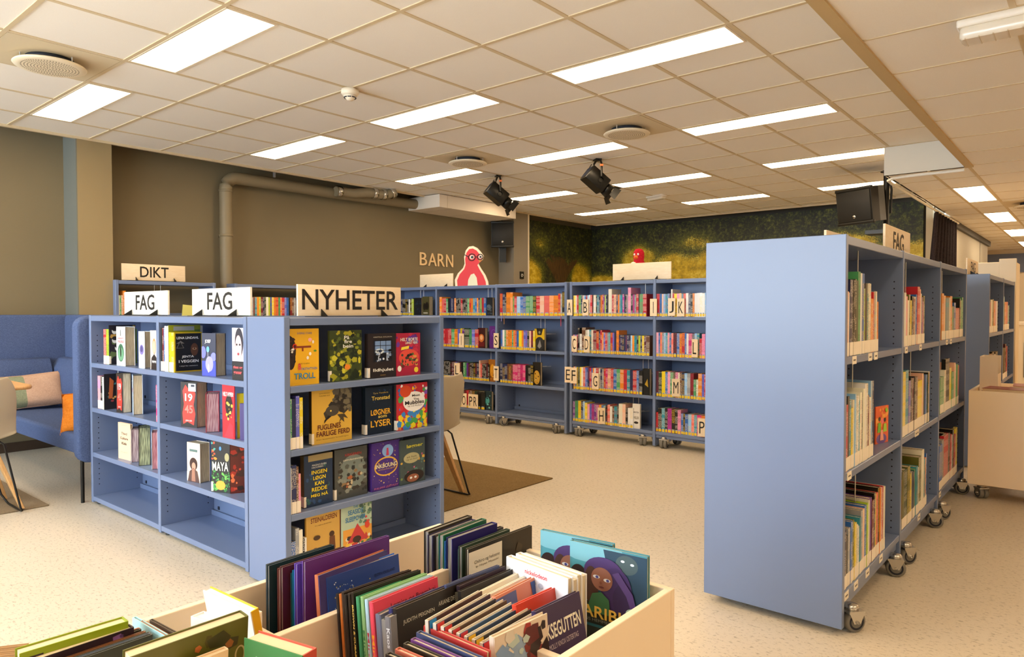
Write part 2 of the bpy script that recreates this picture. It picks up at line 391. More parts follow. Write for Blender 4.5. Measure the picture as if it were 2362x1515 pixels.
mb = MB().lathe([(0, -.078), (.02, -.076), (.046, -.046), (.0, -.044)], mat('detector_white', 'efe3cb', .4), 28)
for k in range(8):
    a = k*PI/4; mb.box(-.012, .012, -.002, .002, -.062, -.056, HOLE, Matrix.Rotation(a, 4, 'Z') @ Matrix.Translation((0, -.0385, 0)))
mb.build('cap', t)
def em_light(label, loc, L, rz, w=.1, h=.06):
    t = thing('emergency_light', label, 'emergency light', loc, rz)
    MB().rbox(0, L, -w/2, w/2, -h*.4, 0, .012, mat('fitting_white', 'efe6d6', .4)).build('base', t)
    m = mat('ribbed_diffuser', 'e7dcc8', .25, coat=.5); mb = MB().rbox(.01, L-.01, -w/2+.008, w/2-.008, -h, -h*.35, .02, m)
    for k in range(int(L/.05)): mb.box(.03+k*.05, .034+k*.05, -w/2+.012, w/2-.012, -h-.0012, -h+.004, mat('rib', 'cdbfa6', .4))
    mb.build('cover', t)
em_light('small white emergency light on the ceiling beyond the spotlights', (-4.62, 8.32, HC), .3, -.3)
em_light('long white ribbed light fitting on the lower ceiling above the tall bookcase', (-.50, 3.62, H2), .75, 0, .13, .085)

def spot(label, x, y):
    t = thing('stage_spotlight', label, 'spotlight', (x, y, HC), math.radians(-35), 'black stage spotlights on the ceiling')
    mb = MB().tube([(-.11, 0, -.19), (-.11, 0, -.07), (-.085, 0, -.03), (-.04, 0, -.012), (.04, 0, -.012), (.085, 0, -.03), (.11, 0, -.07), (.11, 0, -.19)], .011, BLACKM, 8)
    mb.box(-.045, .045, -.03, .03, -.012, 0, BLACKM); mb.box(.098, .122, -.013, .013, -.09, -.07, mat('orange_tape', 'e07a45', .6)); mb.build('yoke', t)
    R = Matrix.Translation((0, 0, -.22)) @ Matrix.Rotation(math.radians(-38), 4, 'X')
    mb = MB().rbox(-.085, .085, -.14, .09, -.075, .075, .012, BLACKM, R, 2)
    for k in range(6): mb.box(-.07+k*.024, -.062+k*.024, -.143, -.139, -.05, .06, HOLE, R)
    mb.lathe([(.028, -.1), (.028, .1)], BLACKM, 10, R @ Matrix.Rotation(PI/2, 4, 'Y')); mb.build('body', t)
    MB().lathe([(.0, .0), (.062, 0), (.066, .07), (.056, .07), (.05, .01)], BLACKM, 20, R @ Matrix.Translation((0, .088, 0)) @ Matrix.Rotation(-PI/2, 4, 'X')).build('lens_tube', t)
    for k in range(4):
        Q = R @ Matrix.Translation((0, .165, 0)) @ Matrix.Rotation(k*PI/2, 4, 'Y') @ Matrix.Translation((0, 0, .066)) @ Matrix.Rotation(math.radians(28), 4, 'X')
        MB().prism([(-.045, 0), (.045, 0), (.06, .07), (-.06, .07)], -.001, .001, BLACKM, Q).build('barn_door', t)
    MB().tube([(-.1, -.02, -.03), (-.15, -.05, -.09), (-.15, -.09, -.16), (-.09, -.12, -.2), (-.05, -.13, -.2)], .0045, BLACK, 6).build('cable', t)
spot('black stage spotlight with barn doors nearer the white duct', -5.168, 5.93)
spot('black stage spotlight with barn doors nearer the middle of the ceiling', -3.862, 5.93)

def speaker(label, loc, rz, w, h, d, tilt=0):
    t = thing('loudspeaker', label, 'loudspeaker', loc, rz)
    R = Matrix.Rotation(tilt, 4, 'X')
    mb = MB().prism([(-w/2, 0), (w/2, 0), (w/2, d*.35), (w*.3, d), (-w*.3, d), (-w/2, d*.35)], -h/2, h/2, mat('speaker_shell', '1c1915', .55), R)
    mb.rbox(-w/2-.006, w/2+.006, -.012, .03, h/2-.02, h/2+.012, .01, BLACK, R); mb.rbox(-w/2-.006, w/2+.006, -.012, .03, -h/2-.012, -h/2+.02, .01, BLACK, R)
    mb.build('cabinet', t)
    m = mat('speaker_grille', '1b1914', .6); b = N(m)
    b.bump(b.noise(600, 1), .6, .002)
    MB().rbox(-w/2+.012, w/2-.012, -.014, .001, -h/2+.022, h/2-.022, .006, m, R, 2).build('grille', t)
    MB().lathe([(0, .003), (.016, .003), (.018, 0)], CHROME, 16, R @ Matrix.Translation((0, -.0145, -h/2+.07)) @ Matrix.Rotation(PI/2, 4, 'X')).build('badge', t); return t
sp = speaker('black loudspeaker on a bracket on the pilaster above the penguin cut-out', (-6.80, 7.90, 2.33), math.radians(38), .33, .36, .20)
mb = MB().box(-.05, .05, .10, .17, -.40, -.17, BLACKM); mb.box(-.02, .02, .08, .12, -.2, -.1, BLACKM); mb.build('bracket', sp); MB().tube([(0, .15, .19), (-.03, .16, .26), (-.05, .17, .3)], .006, BLACK).build('cable', sp)
sp = speaker('black loudspeaker tilted down on the ceiling pole in front of the print', (-2.02, 8.02, 2.30), math.radians(-24), .42, .36, .32, math.radians(8))
t = thing('ceiling_pole', 'black pole hanging from the ceiling that carries the loudspeaker', 'pole', (-1.80, 8.42, 0))
MB().lathe([(.03, 1.75), (.03, HC)], BLACKM, 16).build('tube', t); MB().lathe([(.06, HC-.012), (.06, HC-.001)], BLACKM, 16).build('flange', t)
MB().tube([(.02, 0, HC-.04), (.05, 0, 2.5), (.04, .02, 2.25)], .012, BLACK).build('cable', t)
MB().box(-.16, .02, -.2, .03, 2.02, 2.06, mat('arm_grey', '4b4a45', .4)).build('arm', t)

# duct, pipe
t = thing('ventilation_duct', 'white oblong air duct box fixed below the ceiling by the pipe end', 'air duct', (WX, 6.33, 2.53))
DW = mat('duct_white', 'e8ddcc', .5)
bevel(MB().box(0, .59, 0, 1.53, 0, .165, DW).build('casing', t), .004)
mb = MB(); g = mat('duct_seam', 'b7a88c', .7)
for y in (.22, .75, 1.2): mb.box(.02, .588, y, y+.006, -.0015, .001, g)
for y in (.14, 1.33): mb.box(.589, .5915, y, y+.005, .005, .16, g)
mb.build('seam', t)
t = thing('wall_pipe', 'fat taupe pipe up the wall and along under the ceiling', 'pipe', (-6.97, 3.71, 0))
PP = mat('pipe_paint', '7f7258', .55); r = .064
arc = [(0, .13-.13*math.cos(a*PI/12), 2.46+.13*math.sin(a*PI/12)) for a in range(7)]
MB().tube([(0, 0, .02), (0, 0, 1.9), (0, 0, 2.44)]+arc+[(0, .2, 2.59), (0, 1.5, 2.59), (0, 2.625, 2.605)], r, PP, 20).build('tube', t)
mb = MB()
for z in (2.44, 1.98): mb.lathe([(r+.001, z-.012), (r+.006, z-.01), (r+.006, z+.01), (r+.001, z+.012)], PP, 20)
mb.build('collar', t)
mb = MB().box(-.13, -.055, -.02, .02, 1.965, 1.99, CHROME); mb.build('wall_clip', t)
MB().tube([(.09, 1.30, 2.595), (.10, 1.55, 2.60), (.16, 1.70, 2.625), (.19, 1.95, 2.625), (.24, 2.07, 2.665)], .058, PP, 18).build('branch', t)
for q in ((.092, 1.34, 2.597, .02), (.175, 1.80, 2.625, .02), (.188, 1.93, 2.625, .02), (.225, 2.035, 2.652, .6)):
    MB().lathe([(.062, -.03), (.065, -.028), (.065, .028), (.062, .03)], CHROME, 20, Matrix.Translation(q[:3]) @ Matrix.Rotation(-PI/2+q[3]*.7, 4, 'X')).build('clamp_band', t)
MB().box(-.01, .01, .55, .57, 2.66, 2.74, STEELW).build('hanger', t)

# wall letters BARN, small switch plate
t = thing('wall_letters', 'birch letters spelling BARN on the taupe wall', 'sign', (WX, 6.52, 1.82), PI/2)
for k, (ch, a, w_) in enumerate((('B', 0, .13), ('A', .155, .16), ('R', .335, .135), ('N', .50, .135))):
    vs, fs, asp = text2d(ch)
    o = MB().add([(a+u*w_, 0, v*.175) for u, v in vs], fs, mat('birch_face', 'f2cf9b', .5)).build('letter', t, (0, -.012, 0)); solid(o, .012, 0)
t = thing('wall_switch', 'small black square switch plate with a white swirl on the pilaster', 'switch', (-6.8, 8.30, 1.69), PI/2)
MB().box(0, .09, -.012, 0, 0, .11, BLACK).build('plate', t)
MB().tube([(.045+.024*math.cos(a*.5)*(1-a*.03), -.013, .05+.024*math.sin(a*.5)*(1-a*.03)) for a in range(15)], .0035, mat('white_mark', 'e8e4da', .5), 5).build('mark', t)

# curtain rail and curtain
RAILM = mat('white_rail', 'e9e4d8', .35)
t = thing('curtain_rail', 'thin white curtain rail curving along the ceiling step', 'curtain rail', (0, 0, H2-.03))
MB().tube([(-.93, 7.18, 0), (-1.35, 7.18, 0), (-1.48, 7.21, 0), (-1.55, 7.32, 0), (-1.56, 7.5, 0), (-1.56, 10.3, 0), (-1.55, 11.5, 0)], .014, RAILM, 8).build('track', t)
CUR = m_fabric('aubergine_curtain_cloth', '1b1518', '2c2429', 120)
def cur(u, v):
    z = 2.40*(1-v)+.06*v; y = 9.85+1.45*u-.35*v*(1-u)**2
    return (-1.57+.05*math.sin(u*46+v*1.5)*(.6+.5*v)-.10*v*(1-u), y, z)
o = MB().grid(cur, 110, 14, CUR).build('curtain'); solid(o, .004); tag(o, 'dark aubergine curtain bunched in folds on the white rail', 'curtain')

# ---------------------------------------------------------------- bookcases
def caster(t, x, y, turn, h=.085, sc=1):
    c = MB().lathe([(0, h+.012), (.02, h+.010), (.024, h+.004), (.024, h-.004), (.0, h-.004)], CHROME, 14)
    c.box(-.033, .033, -.028, .03, h-.012, h-.004, CHROME); 
    for s in (-1, 1): c.prism([(-.03, h-.006), (.03, h-.006), (.012, .032), (-.012, .032)], .029 if s > 0 else -.032, .032 if s > 0 else -.029, CHROME, Matrix.Rotation(PI/2, 4, 'Z') @ Matrix.Rotation(PI/2, 4, 'X'))
    c.lathe([(.006, -.037), (.006, .037)], CHROME, 8, Matrix.Translation((0, 0, .037)) @ Matrix.Rotation(PI/2, 4, 'Y'))
    o = c.build('caster', t, (x, y, 0), (0, 0, turn)); o.scale = (sc, sc, sc)
    for s in (-1, 1):
        mb = MB().lathe([(.0, -.011), (.022, -.0125), (.032, -.0125), (.037, -.007), (.037, .007), (.032, .0125), (.022, .0125), (0, .011)], RUBBER, 22, Matrix.Translation((s*.015, 0, .037)) @ Matrix.Rotation(PI/2, 4, 'Y'))
        mb.lathe([(.02, .0128), (.027, .0128)], HOLE, 22, Matrix.Translation((s*.015, 0, .037)) @ Matrix.Rotation(PI/2*s, 4, 'Y'))
        mb.build('wheel', o)
def bookcase(name, label, loc, rz, widths, depth, H, shelves, double=False, casters=(), feet=False, back=True, supports=(), open_top=False, group=None, wide_end=0, holes=True, z0=.012):
    t = thing(name, label, 'bookcase', loc, rz, group); T = .028
    xs = [0]
    for w in widths: xs.append(xs[-1]+w)
    D = depth*2 if double else depth
    for k, x in enumerate(xs):
        a, b = (x-T/2, x+T/2)
        if k == 0: a, b = 0, T
        if k == len(xs)-1: a, b = x-T, x
        mb = MB()
        lift = .03 if (casters and k in (0,)) else z0
        mb.box(a, b, -.002 if not (wide_end and k == 0) else -.006, D+.002, lift, H+.004, BLUE)
        if holes:
            for side, xx in ((0, b+.0006), (1, a-.0006)):
                if (k == 0 and side == 1) or (k == len(xs)-1 and side == 0): continue
                for yy in (.035, depth-.04):
                    for q in range(int((H-.2)/.032)):
                        z = .12+q*.032; mb.add([(xx, yy-.003, z-.003), (xx, yy+.003, z-.003), (xx, yy+.003, z+.003), (xx, yy-.003, z+.003)], [(0, 1, 2, 3) if side == 0 else (3, 2, 1, 0)], HOLE)
        bevel(mb.build('side_panel', t), .002, 1)
    for k in range(len(widths)):
        a, b = xs[k]+T/2+.0008, xs[k+1]-T/2-.0008
        if k == 0: a = xs[0]+T+.0005
        if k == len(widths)-1: b = xs[-1]-T-.0005
        bevel(MB().box(a, b, .0, D, H-.032, H, BLUE).build('top_panel', t), .002, 1)
        for q, z in enumerate(shelves):
            bevel(MB().box(a, b, .0, depth-.012, z-.028, z, BLUE).build('shelf' if q < len(shelves)-1 else 'base_shelf', t), .002, 1)
            if q < len(shelves)-1 or True: MB().box(a, b, depth-.022, depth-.014, z, z+.028, BLUE).build('rear_lip', t)
            if double: MB().box(a, b, depth+.012, D, z-.028, z, BLUE).build('shelf', t)
        if back: 
            mb = MB().box(a, b, depth-.006 if double else D-.006, depth+.006 if double else D, shelves[-1]-.02, H-.033, BLUE)
            for z in shelves:
                if not double: mb.box(a+.05, a+.064, D-.011, D-.005, z+.034, z+.052, HOLE)
            mb.build('back_panel', t)
        if casters: 
            z = shelves[-1]-.028; bevel(MB().box(a, b, .012, D-.012, max(z-.05, .083), z-.002, BLUE).build('plinth', t), .002, 1)
            for (cx, tr) in casters: 
                caster(t, a+cx if cx > 0 else b+cx, -.008 if double else .010, tr, .078, 1.12); caster(t, a+cx if cx > 0 else b+cx, D-.05, tr+1, .078)
        if feet:
            for cx in (a+.02, b-.02): MB().lathe([(.014, 0), (.014, .012), (.008, .02)], BLACK, 10, Matrix.Translation((cx, .03, 0))).build('foot', t)
    for (k, z, x, ln, two) in supports:
        for dx in ((0, .055) if two else (0,)):
            X = xs[k]+x+dx
            MB().tube([(X, .05, z-.029), (X, .05, z-.029-ln), (X+.012, .05, z-.029-ln-.012), (X+.05, .16, z-.029-ln-.012)], .0022, STEELW, 6).build('book_support', t)
    return t
LOW = [.88, .603, .325, .05]
FX, FY = -4.815, 1.665
bookcase('low_bookcase', 'low blue two-bay bookcase under the two FAG signs beside the sofa', (FX, FY, 0), 0, [.955, .905], .30, 1.17, LOW, feet=True, supports=[(0, .88, .30, .06, 0), (1, .325, .84, .22, 0)])
NX, NY = -2.615, 1.64
bookcase('low_bookcase', 'low blue single bookcase of new books under the NYHETER sign', (NX, NY, 0), PI/2, [.93], .29, 1.17, [.88, .61, .335, .05], feet=True, holes=True)
BR = math.radians(-1.0)
K1 = bookcase('wheeled_bookcase', 'blue wheeled bookcase with letter blocks A to P beside the white panelled sign', (-3.935, 5.565, 0), BR, [.92, .90], .30, 1.475, [1.15, .80, .45, .14], casters=((.08, .2), (-.10, .5)), supports=[(0, 1.475, .80, .2, 0), (0, .80, .78, .12, 1), (0, .45, .68, .12, 1)])
K2 = bookcase('wheeled_bookcase', 'blue wheeled bookcase with letter blocks S and T below the penguin cut-out', (-6.72, 5.60, 0), BR, [.92, .92, .92], .30, 1.475, [1.15, .80, .45, .14], casters=((.08, -.5), (-.10, .9)), supports=[(0, 1.475, .6, .1, 1), (1, 1.475, .76, .1, 1), (2, 1.15, .56, .14, 1), (2, .80, .5, .12, 1), (1, .80, .8, .1, 0), (1, .45, .8, .1, 0), (1, 1.15, .62, .13, 1)])
bookcase('wall_bookcase', 'blue open bookcase under the DIKT sign against the taupe wall', (-6.75, 2.55, 0), PI/2, [.93], .30, 1.475, [1.15, .80, .45, .1], back=False, supports=[(0, 1.475, .36, .1, 1)])
bookcase('wall_bookcase', 'blue open two-bay bookcase behind the NYHETER sign against the taupe wall', (-6.75, 3.68, 0), PI/2, [.92, .92], .30, 1.475, [1.15, .80, .45, .1], back=False)
RX, RY = -.715, 2.735
R1 = bookcase('tall_bookcase', 'tall blue double-sided wheeled bookcase with a blank end panel', (RX, RY, 0), PI/2-.006, [.94, .94, .95], .268, 1.475, [1.03, .60, .155], double=True, casters=((.07, .9), (-.11, .3)), supports=[(0, 1.475, .36, .2, 0), (0, 1.03, .30, .14, 0), (0, .60, .36, .14, 0), (1, 1.475, .30, .2, 0), (1, 1.03, .44, .14, 0), (2, 1.475, .36, .2, 0)])
R2 = bookcase('tall_bookcase', 'blue double-sided bookcase at the far end by the white cabinet', (-.65, 6.35, 0), PI/2, [.98, .98], .26, 1.475, [1.03, .60, .155], double=True)

# ---------------------------------------------------------------- signs on top
def sign(label, x, y, z, rz, text, w=.59, h=.142, blank=False, tm=.3, col=None, brk=(.12, .47)):
    t = thing('shelf_sign', label, 'sign', (x, y, z), rz, 'plywood signs on the bookcases')
    bevel(MB().rbox(0, w, 0, .012, .004, h, .0015, PLY if not col else col, None, 2).build('board', t), .001)
    if text:
        mb = MB(); vs, fs, asp = text2d(text, .0); tw, th = text[1] if isinstance(text, tuple) else (w*tm, h*.60)
        put_text(mb, text, w/2, h*.54, tw, th*1.06, LETTER, y=-.0012, off=.012); mb.build('lettering', t)
    for bx in brk:
        MB().prism([(-.055, .0), (-.004, .034), (-.004, .0)], -.002, .002, BLACKM, Matrix.Translation((bx, 0, .001)) @ Matrix.Rotation(PI/2, 4, 'Z') @ Matrix.Rotation(PI/2, 4, 'X')).build('bracket', t)
    MB().box(.05, w-.05, -.05, .02, 0, .002, BLACKM).build('foot_plate', t)
SW = m_wood('pale_birch', 'f5eee0', 'f0e6d2', 14, (1, 1, 6))
sign('white plywood FAG sign above the sofa end of the low bookcase', -4.63, 1.80, 1.174, 0, 'FAG', tm=.43, col=SW)
sign('white plywood FAG sign next to the NYHETER sign', -3.75, 1.80, 1.174, 0, 'FAG', tm=.43, col=SW)
sign('broad plywood NYHETER sign on the low bookcase of new books', -2.74, 1.79, 1.174, PI/2, 'NYHETER', .60, .145, tm=.93)
sign('plywood DIKT sign on the bookcase by the taupe wall', -6.84, 2.64, 1.479, PI/2, 'DIKT', .58, .155, tm=.45)
sign('blank back of a plywood sign beside the penguin cut-out', -6.24, 5.74, 1.479, BR, '', .56, .15)
sign('blank back of a broad plywood sign under the red plush penguin', -3.50, 5.64, 1.479, BR, '', .60, .155)
sign('blank plywood sign edge on the tall bookcase behind its end panel', -.98, 3.43, 1.479, PI/2, '', .56, .095)
sign('plywood FAG sign standing on the tall wheeled bookcase', -.85, 3.97, 1.479, PI/2, 'FAG', .60, .165, tm=.42)
sign('small pale sign board on the far bookcase beside the white cabinet', -.80, 6.42, 1.479, PI/2, 'FAG', .60, .13, tm=.42)
# red penguin cut-out
def flat(mb, pts, m, d, M=None): mb.prism(pts, d, d+.0012, m, M)
def ell(cx, cy, rx, ry, n=20, a0=0): return [(cx+rx*math.cos(2*PI*k/n+a0), cy+ry*math.sin(2*PI*k/n+a0)) for k in range(n)]
t = thing('penguin_cutout', 'flat red bird cut-out with round black glasses standing on the shelf', 'decoration', (-5.44, 5.80, 1.479), BR+.35)
UP = Matrix.Rotation(PI/2, 4, 'X')
PS = Matrix.Diagonal((1.3, 1, 1.18, 1))
body = [(-.16, 0), (-.165, .06), (-.135, .12), (-.085, .17), (-.07, .21), (-.075, .27), (-.06, .33), (-.03, .365), (.01, .37), (.05, .35), (.085, .31), (.11, .275), (.10, .24), (.075, .225), (.06, .205), (.085, .16), (.125, .10), (.15, .04), (.155, 0)]
mb = MB().prism([(x*1.0, y*1.03) for x, y in body], 0, .009, mat('cutout_cream', 'f4dfc0', .6), PS @ UP); mb.build('board', t)
mb = MB(); rd = mat('cutout_red', 'd8323c', .6)
flat(mb, [(x*.86, y*.965) for x, y in body], rd, .0095, PS @ UP); flat(mb, [(-.04, 0), (-.035, .06), (-.01, .11), (.02, .12), (.045, .08), (.055, 0)], mat('cutout_belly', 'e4e2c2', .6), .0108, PS @ UP)
flat(mb, [(.06, .255), (.1, .245), (.07, .225)], mat('cutout_beak', 'd98a3a', .6), .0108, PS @ UP); mb.build('painted_front', t)
mb = MB()
for cx, r_ in ((.0, .032), (.078, .026)):
    mb.tube([(cx+r_*math.cos(a*PI/8), -.0125, .275+r_*math.sin(a*PI/8)) for a in range(17)], .0045, BLACK, 5, PS)
    mb.prism(ell(cx, .275, r_*.62, r_*.62), .0105, .0115, mat('cutout_eye', 'efe9dc', .5), PS @ UP); mb.prism(ell(cx+.003, .275, r_*.4, r_*.4), .0117, .0125, BLACK, PS @ UP)
mb.tube([(.03, -.0125, .277), (.053, -.0125, .277)], .004, BLACK, 5, PS); mb.tube([(-.032, -.0125, .28), (-.07, -.0125, .30)], .004, BLACK, 5, PS); mb.build('glasses', t)
# plush penguin behind the sign
t = thing('plush_penguin', 'red plush bird with an orange beak behind the plywood sign', 'soft toy', (-3.30, 5.77, 1.479))
PR = m_fabric('red_plush', 'a01420', 'c02030', 90)
t.scale = (.82, .82, .82)
mb = MB().lathe([(0, 0), (.10, .0), (.12, .05), (.11, .12), (.075, .19), (.055, .23), (.062, .27), (.06, .32), (.04, .355), (0, .365)], PR, 24); mb.build('body', t)
MB().lathe([(0, -.01), (.05, 0), (.06, .03), (0, .035)], mat('plush_white', 'dcd2c0', .9), 16, Matrix.Translation((0, -.09, .12)) @ Matrix.Rotation(PI/2, 4, 'X') @ Matrix.Scale(1.5, 4, (0, 1, 0))).build('belly', t)
MB().lathe([(0, .045), (.02, .02), (.024, 0)], mat('plush_beak', 'e0702a', .8), 12, Matrix.Translation((0, -.055, .262)) @ Matrix.Rotation(PI/2, 4, 'X')).build('beak', t)
for s in (-1, 1):
    MB().lathe([(0, .004), (.011, .002), (.013, 0)], mat('plush_eye', 'd8d4cc', .4), 12, Matrix.Translation((s*.022, -.057, .295)) @ Matrix.Rotation(PI/2, 4, 'X')).build('eye', t)
    MB().rbox(-.012, .012, -.05, .05, -.08, .05, .01, PR, Matrix.Translation((s*.12, -.01, .12)) @ Matrix.Rotation(s*.35, 4, 'Y'), 3).build('wing', t)
# ---------------------------------------------------------------- books
CC = dict(rd=('red', 'c6262e'), dr=('dark red', '7a1c22'), mr=('maroon', '5c1a2a'), pk=('pink', 'ee8fa6'), hp=('hot pink', 'd42a6c'), ph=('peach', 'f2b48c'), cr=('cream', 'efdfbc'),
 wt=('white', 'f2ece0'), gy=('grey', '9a9690'), bk=('black', '17150f'), nv=('navy', '22284e'), bl=('blue', '2f66a8'), lb=('light blue', '8fb9d6'), tl=('teal', '2c8c96'), gn=('green', '4f9a5c'),
 dg=('dark green', '2a3f24'), lm=('lime', 'b4c62c'), yl=('yellow', 'f0cc14'), br=('brown', '6e4528'), pu=('purple', '6a2c7e'), vi=('violet', '6a66b8'), mg=('magenta', 'b02c80'), sa=('salmon', 'ea6a58'),
 ol=('olive', '6a6420'))
CC['or'] = ('orange', 'f0861c')
ORD = 'first second third fourth fifth sixth seventh eighth ninth tenth eleventh twelfth thirteenth fourteenth fifteenth sixteenth seventeenth eighteenth nineteenth'.split()
def ordn(k):
    if k < 19: return ORD[k]
    t_, u = divmod(k+1, 10); T = {2: 'twent', 3: 'thirt', 4: 'fort', 5: 'fift'}[t_]
    return T+'ieth' if u == 0 else T+'y-'+ORD[u-1]
def parse(s):
    out = []
    for tk in s.split():
        n = 1
        if '*' in tk: tk, n = tk.split('*'); n = int(n)
        h = None
        if '/' in tk: tk, h = tk.split('/'); h = float(h)/100
        out += [(tk[:2], float(tk[2:] or 6)/1000, h)]*n
    return out
def spine_book(name, M, t, d, h, code, lab, label, group, parts=False, hard=None):
    """a book standing upright, its spine to local -y, front cover to +x"""
    col = hx(CC[code][1], .9); j = random.uniform(.86, 1.08); col = (min(col[0]*j, .9), min(col[1]*j, .9), min(col[2]*j, .9), 1)
    c = min(.0022, t*.18); hard = t > .011 if hard is None else hard; e = .003 if hard else .0004
    cv = MB().box(0, c, 0, d, 0, h, COVER).box(t-c, t, 0, d, 0, h, COVER).box(c, t-c, 0, c+.0006, 0, h, COVER)
    pg = MB().box(c, t-c, c+.0006, d-e, e*.8, h-e, PAGES if not parts else PAGESV)
    lb = MB()
    if lab == 'y': lb.box(t*.12, t*.88, -.0006, .0, .004, .026, YLABEL).box(t*.2, t*.8, -.0007, 0, .026, .034, mat('blue_label_edge', '8aa4cc', .5))
    if lab == 'w': lb.box(.0004, t-.0004, -.0009, .0, .002, .052, LABEL)
    if parts:
        r = thing(name, label, 'book', group=group); r.matrix_basis = M
        cv.build('cover', r, color=col); pg.build('pages', r)
        if lab: lb.build('spine_label', r)
        return r
    for q in (pg, lb):
        for f in range(len(q.f)): cv.add([q.v[i] for i in q.f[f]], [tuple(range(len(q.f[f])))], q.m[q.mi[f]])
    o = cv.build(name, color=col); o.matrix_basis = M; return tag(o, label, 'book', group)
def loc_of(U, d, px, py=750):
    Ui = U.inverted(); o = Ui @ CAM; dr = Ui.to_3x3() @ ray(px, py); t = (d-o.y)/dr.y; return o+dr*t
POSTS = []
def clampx(U, x0, x1):
    for M_, ps in POSTS:
        if (M_.translation-U.translation).length < .01:
            m = (x0+x1)/2
            for k in range(len(ps)-1):
                if ps[k] <= m <= ps[k+1]: return max(x0, ps[k]+(.029 if k == 0 else .0155)), min(x1, ps[k+1]-(.029 if k == len(ps)-2 else .0155))
    return x0, x1
def row(U, z, p0, p1, spec, name, where, lab='y', H=.2, d=.125, parts=False, group=None, front=.006):
    it = parse(spec); x0, x1 = clampx(U, loc_of(U, 0, p0).x, loc_of(U, 0, p1).x); s = (x1-x0)/sum(t for _, t, _ in it); x = x0
    for k, (c, t, h) in enumerate(it):
        t *= s; faced = t > .075; h = (h or H)*random.uniform(.985, 1.01); dd = min(.24, d*(1+(h/H-1)*1.1) if h > H else d)
        if faced: dd = .022
        M = U @ Matrix.Translation((x+.0002, front+random.uniform(0, .004), z+.0003))
        spine_book(name, M, t-.0004, dd, h, c, lab, f'{CC[c][0]} book, {ordn(k)} from the left, '+where.replace(' of the ', ', ').replace('the ', '', 1), group or where, parts)
        x += t
    return x
ART = {}
def art(mb, els, w, h, x0=0, y=0):
    k = 1
    for e in els:
        yy = y-.0003*k; k += 1; T = e[0]
        q_ = lambda v_: min(1, max(0, v_))
        if T == 'r': _, a, b, c, d, col = e; pts = [(a, b), (c, b), (c, d), (a, d)]
        elif T == 'e': _, a, b, c, d, col = e; pts = ell(a, b, c, d, 24)
        elif T == 'p': _, pts, col = e
        elif T == 'o':          # ring
            _, a, b, c, d, wd, col = e; o_, i_ = ell(a, b, c, d, 24), ell(a, b, c-wd, d-wd*w/h, 24)
            P = [(x0+u*w, yy, v*h) for u, v in o_+i_]; mb.add(P, [(i, (i+1) % 24, 24+(i+1) % 24, 24+i) for i in range(24)], ink(col)); continue
        elif T == 'dots':
            _, n, a, b, c, d, sz, cols, seed = e; R = random.Random(seed)
            for q in range(n):
                u, v = R.uniform(a, c), R.uniform(b, d); s_ = sz*R.uniform(.5, 1.3); r2 = R.uniform(.6, 1.6); an = R.uniform(0, 3)
                P = [(x0+q_(u+s_*math.cos(g+an)*r2)*w, yy-.000002*q, q_(v+s_*math.sin(g+an)*w/h)*h) for g in (0, 1.2, 2.3, 3.4, 4.7)]; mb.add(P, [(0, 1, 2, 3, 4)], ink(R.choice(cols)))
            continue
        elif T in ('t', 'T'):
            s_, cx, cy, tw, th, col = e[1:7]; put_text(mb, s_, x0+cx*w, cy*h, tw*w, th*h, ink(col), y=yy, off=.018 if T == 'T' else 0); continue
        mb.add([(x0+q_(u)*w, yy, q_(v)*h) for u, v in pts], [tuple(range(len(pts)))], ink(col))
def cover_book(name, M, w, h, t, col, els, label, group=None, spine='l', lab=None, spcol=None, pagem=None, title=None, fan=0, cat='book'):
    """front cover to local -y; spine at x=0 ('l') or x=w ('r')"""
    r = thing(name, label, cat, group=group); r.matrix_basis = M
    c = .0022 if t > .006 else .0012; cm = ink(col); sm = ink(spcol or col)
    mb = MB().box(0, w, 0, c, 0, h, cm).box(0, w, t-c, t, 0, h, ink(spcol or col))
    (mb.box(-.0006, c, c, t-c, 0, h, sm) if spine == 'l' else mb.box(w-c, w+.0006, c, t-c, 0, h, sm)); mb.build('cover', r)
    e = .003
    if spine == 'l': MB().box(c+.0002, w-e, c+.0002, t-c-.0002, e*.6, h-e, pagem or PAGESY).build('pages', r)
    else: MB().box(e, w-c-.0002, c+.0002, t-c-.0002, e*.6, h-e, pagem or PAGESY).build('pages', r)
    if els: mb = MB(); art(mb, els, w, h); mb.build('cover_picture', r)
    if title:
        mb = MB(); x = -.0008 if spine == 'l' else w+.0008; s_, cc, z0_, z1_ = title
        vs, fs, asp = text2d(s_, .015)
        if spine == 'l': mb.add([(x, t*.5-(v-.5)*min(t*.62, .02)*-1*-1, z1_*h-u*(z1_-z0_)*h) for u, v in vs], fs, ink(cc)); mb.build('spine_title', r)
    if lab:
        if spine == 'l': MB().box(-.001, .010, -.0004, .0, .004, .05, LABEL).box(-.0012, -.0006, 0, t, .004, .05, LABEL).build('spine_label', r)
        else: MB().box(w-.010, w+.001, -.0004, 0, .004, .05, LABEL).build('spine_label', r)
    return r
PAGESY = m_pages('page_edges_facing', 'dacbaa', 'a4947a', (.02, 1, .02))
UF = Matrix.Translation((FX, FY, 0)); UN = Matrix.Translation((NX, NY, 0)) @ Matrix.Rotation(PI/2, 4, 'Z')
